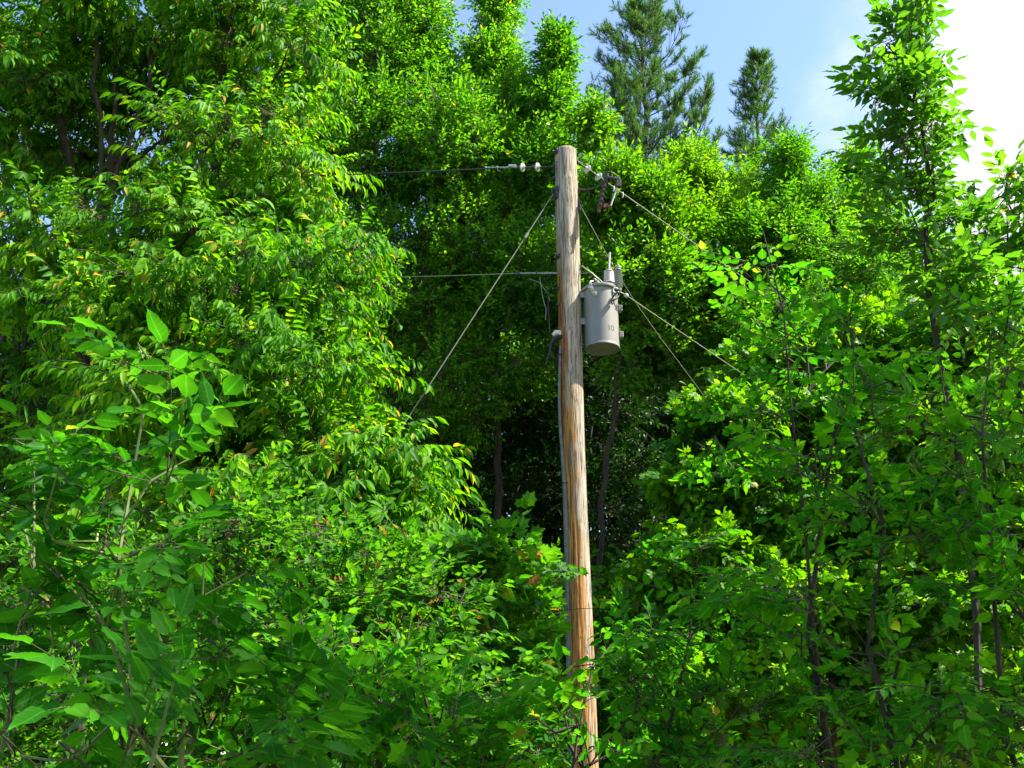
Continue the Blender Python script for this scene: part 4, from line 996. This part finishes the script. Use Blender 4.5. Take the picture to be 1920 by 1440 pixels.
tree('beech_sapling', 'shaded beech sapling filling the lower right corner', 'sapling', SG, b,
     [(1860, 640, 4.5, 0.26, 0.24, 0.14, 3), (1800, 760, 4.5, 0.22, 0.22, 0.14, 2), (1880, 880, 4.3, 0.28, 0.26, 0.16, 4), (1800, 1020, 4.3, 0.3, 0.26, 0.18, 4), (1880, 1160, 4.2, 0.3, 0.26, 0.18, 4), (1800, 1300, 4.2, 0.34, 0.26, 0.18, 5), (1890, 1420, 4.1, 0.3, 0.26, 0.18, 4)],
     'beech', 'leaf_shade', 93, nspray=5, rc=.18, r0=.014, barkm='bark_dark', outward=.6, updir=.1, flat=.4, shell=.3, tip=.003,
     trunks=[[(*b, 0), at(1895, 1400, 4.3), at(1870, 1100, 4.3), at(1850, 800, 4.3), at(1860, 620, 4.4)]])
b = gx(1240, 5.6)
tree('beech_sapling', 'low shaded beech sapling just right of the stained pole foot', 'sapling', SG, b,
     [(1190, 1180, 5.7, 0.16, 0.2, 0.1, 2), (1240, 1260, 5.6, 0.28, 0.25, 0.16, 6), (1150, 1330, 5.6, 0.2, 0.2, 0.12, 3), (1320, 1180, 5.5, 0.28, 0.25, 0.16, 5), (1230, 1400, 5.4, 0.3, 0.25, 0.16, 6), (1340, 1330, 5.3, 0.3, 0.25, 0.18, 6), (1370, 1050, 5.5, 0.24, 0.25, 0.14, 4)],
     'beech', 'leaf_shade', 94, nspray=5, rc=.16, r0=.012, barkm='bark_dark', outward=.6, updir=.1, flat=.4, shell=.3, tip=.003)
# foreground ash at the left
AG = 'ash saplings in front on the left'
b = gx(225, 3.6)
tree('ash_sapling', 'foreground ash sapling with big oval leaflets on a straight green stem', 'sapling', AG, b,
     [(285, 700, 3.6, 0.03, 0.04, 0.02, 2), (250, 860, 3.6, 0.18, 0.15, 0.04, 2), (130, 900, 3.55, 0.14, 0.12, 0.05, 2), (330, 900, 3.55, 0.12, 0.12, 0.05, 2), (250, 1030, 3.6, 0.26, 0.18, 0.06, 4), (130, 1080, 3.5, 0.18, 0.15, 0.06, 2), (380, 1070, 3.5, 0.18, 0.15, 0.06, 2), (260, 1190, 3.55, 0.3, 0.2, 0.07, 3), (400, 1210, 3.5, 0.12, 0.12, 0.05, 2)],
     'ash', 'leaf_ash', 101, nspray=1, rc=.08, r0=.009, barkm='twig_green', outward=1.0, updir=.05, flat=.4, shell=.4, tip=.004, roll=.2,
     trunks=[[(*b, 0), at(228, 1340, 3.6), at(233, 1150, 3.6), at(242, 1000, 3.6), at(258, 850, 3.6), at(270, 770, 3.6)]])
b = gx(-30, 3.8)
tree('ash_sapling', 'ash sapling leaning in from the left edge, low leaflets in shade', 'sapling', AG, b,
     [(20, 830, 3.9, 0.1, 0.12, 0.05, 1), (30, 960, 3.8, 0.12, 0.15, 0.05, 2), (40, 1120, 3.7, 0.16, 0.15, 0.06, 3), (90, 1270, 3.7, 0.2, 0.18, 0.07, 4), (20, 1400, 3.6, 0.2, 0.18, 0.07, 4)],
     'ash', 'leaf_ash', 102, nspray=1, rc=.10, r0=.009, barkm='twig_green', outward=.9, updir=.05, flat=.4, shell=.4, tip=.004, roll=.2)
b = gx(260, 3.2)
tree('ash_sapling', 'low ash sapling with the largest pale leaflets at the lower left', 'sapling', AG, b,
     [(200, 1390, 3.2, 0.2, 0.15, 0.05, 2), (330, 1370, 3.2, 0.16, 0.15, 0.05, 2), (90, 1420, 3.2, 0.14, 0.15, 0.05, 2), (440, 1420, 3.2, 0.14, 0.15, 0.05, 2)],
     'ash', 'leaf_ash', 103, nspray=1, rc=.08, r0=.012, barkm='twig_green', outward=.9, updir=.05, flat=.4, shell=.4, tip=.004, roll=.2)
b = gx(520, 3.6)
tree('ash_sapling', 'small ash sapling with drooping leaflets at the bottom left of centre', 'sapling', AG, b,
     [(520, 1370, 3.6, .12, .12, .05, 3), (600, 1400, 3.7, .14, .15, .05, 3), (520, 1230, 3.8, .10, .12, .04, 2)],
     'ash', 'leaf_ash', 104, nspray=1, rc=.08, r0=.010, barkm='twig_green', outward=.9, updir=.05, flat=.4, shell=.4, tip=.004, roll=.2, scale=.85)
# shrubs across the bottom
HG = 'shrubs in front of the pole'
sh = [((480, 1120, 7.5), [(480, 1020, 7.6, .6, .5, .35, 16), (420, 1180, 7.4, .8, .6, .4, 20), (560, 1200, 7.4, .7, .6, .4, 18), (460, 1380, 7.2, .9, .6, .4, 18)], 'shrub', 'leaf_shrub', 'dense green shrub behind the foreground ash sapling'),
      ((700, 1200, 7.0), [(650, 1080, 7.2, .6, .5, .3, 14), (740, 1150, 7, .6, .5, .35, 18), (660, 1260, 6.8, .7, .5, .35, 18), (780, 1330, 6.8, .7, .5, .4, 18), (660, 1420, 6.6, .8, .5, .3, 14)], 'shrub', 'leaf_shrub', 'shrub with forked bare twigs and reddish new leaves'),
      ((900, 1200, 8.0), [(930, 1060, 8.2, .3, .4, .16, 8), (860, 1090, 8.2, .5, .5, .2, 12), (960, 1120, 8, .5, .5, .35, 16), (900, 1240, 7.8, .7, .5, .35, 18), (1010, 1290, 7.8, .4, .5, .4, 12), (920, 1400, 7.6, .8, .5, .35, 16)], 'maplemid', 'leaf_shrub', 'bright shrub rising against the dark hollow left of the pole'),
      ((820, 1330, 5.0), [(820, 1330, 5, .3, .3, .15, 6), (900, 1410, 5, .35, .3, .10, 6), (760, 1420, 5, .3, .3, .12, 6)], 'maple', 'leaf_shade', 'low shaded maple shrub at the bottom centre'),
      ((620, 1300, 5.2), [(600, 1180, 5.4, .25, .25, .15, 5), (620, 1290, 5.2, .35, .3, .2, 9), (560, 1400, 5, .4, .3, .15, 9), (690, 1330, 5.2, .3, .3, .2, 7)], 'shrub', 'leaf_shade', 'shaded shrub with small oval leaves at the lower left of centre'),
      ((1060, 1330, 6.4), [(1040, 1330, 6.5, .25, .25, .15, 5), (1070, 1400, 6.3, .3, .3, .14, 6), (1130, 1200, 6.8, .12, .15, .08, 2)], 'elder', 'leaf_shade', 'leafy shoots crossing in front of the pole foot'),
      ((260, 1350, 6.5), [(120, 1250, 6.8, .7, .5, .35, 14), (260, 1300, 6.6, .7, .5, .35, 16), (300, 1150, 7, .6, .5, .35, 12), (120, 1400, 6.4, .8, .5, .3, 12), (100, 1080, 7.4, .7, .5, .4, 12)], 'shrub', 'leaf_shrub', 'yellow green shrub behind the ash leaflets at the far left')]
for k, ((px, py, Y), lobes, kind, lm, lab) in enumerate(sh):
    near = Y < 6.6
    tree('shrub', lab, 'shrub', HG, gx(px, Y), lobes, kind, lm, 110 + k, nspray=3 if kind in ('maple', 'elder') else (5 if near else 11), rc=.18 if near else .3, r0=.022, barkm='bark_dark', outward=.5, updir=.25, flat=.6, shell=.3, tip=.004, odd=.03 if lm == 'leaf_shrub' else .01)
# tall trees just outside the frame on the right, whose shade falls on the saplings
b = (6.6, 3.2)
def wl(px, py, Y): return px, py, Y
def tree_world(name, label, cat, group, base, lobes, **kw):
    global at
    sv = at; at = lambda x, y, z: np.array((x, y, z), float)
    try: return tree(name, label, cat, group, base, lobes, **kw)
    finally: at = sv
tree_world('shade_tree', 'broad maple standing beyond the right edge of view', 'tree', None, b,
     [(6.2, 2.6, 7.5, 1.6, 1.6, 1.3, 22), (7.0, 3.0, 9.5, 1.8, 1.8, 1.4, 24), (7.5, 3, 5.8, 1.6, 1.8, 1.0, 14), (6.6, 2.2, 11.3, 1.7, 1.6, .9, 12)], kind='farhex', leafm='leaf_far', seed=120, nspray=30, rc=.6, r0=.16, outward=.3)
print('TRIS', NLEAF)
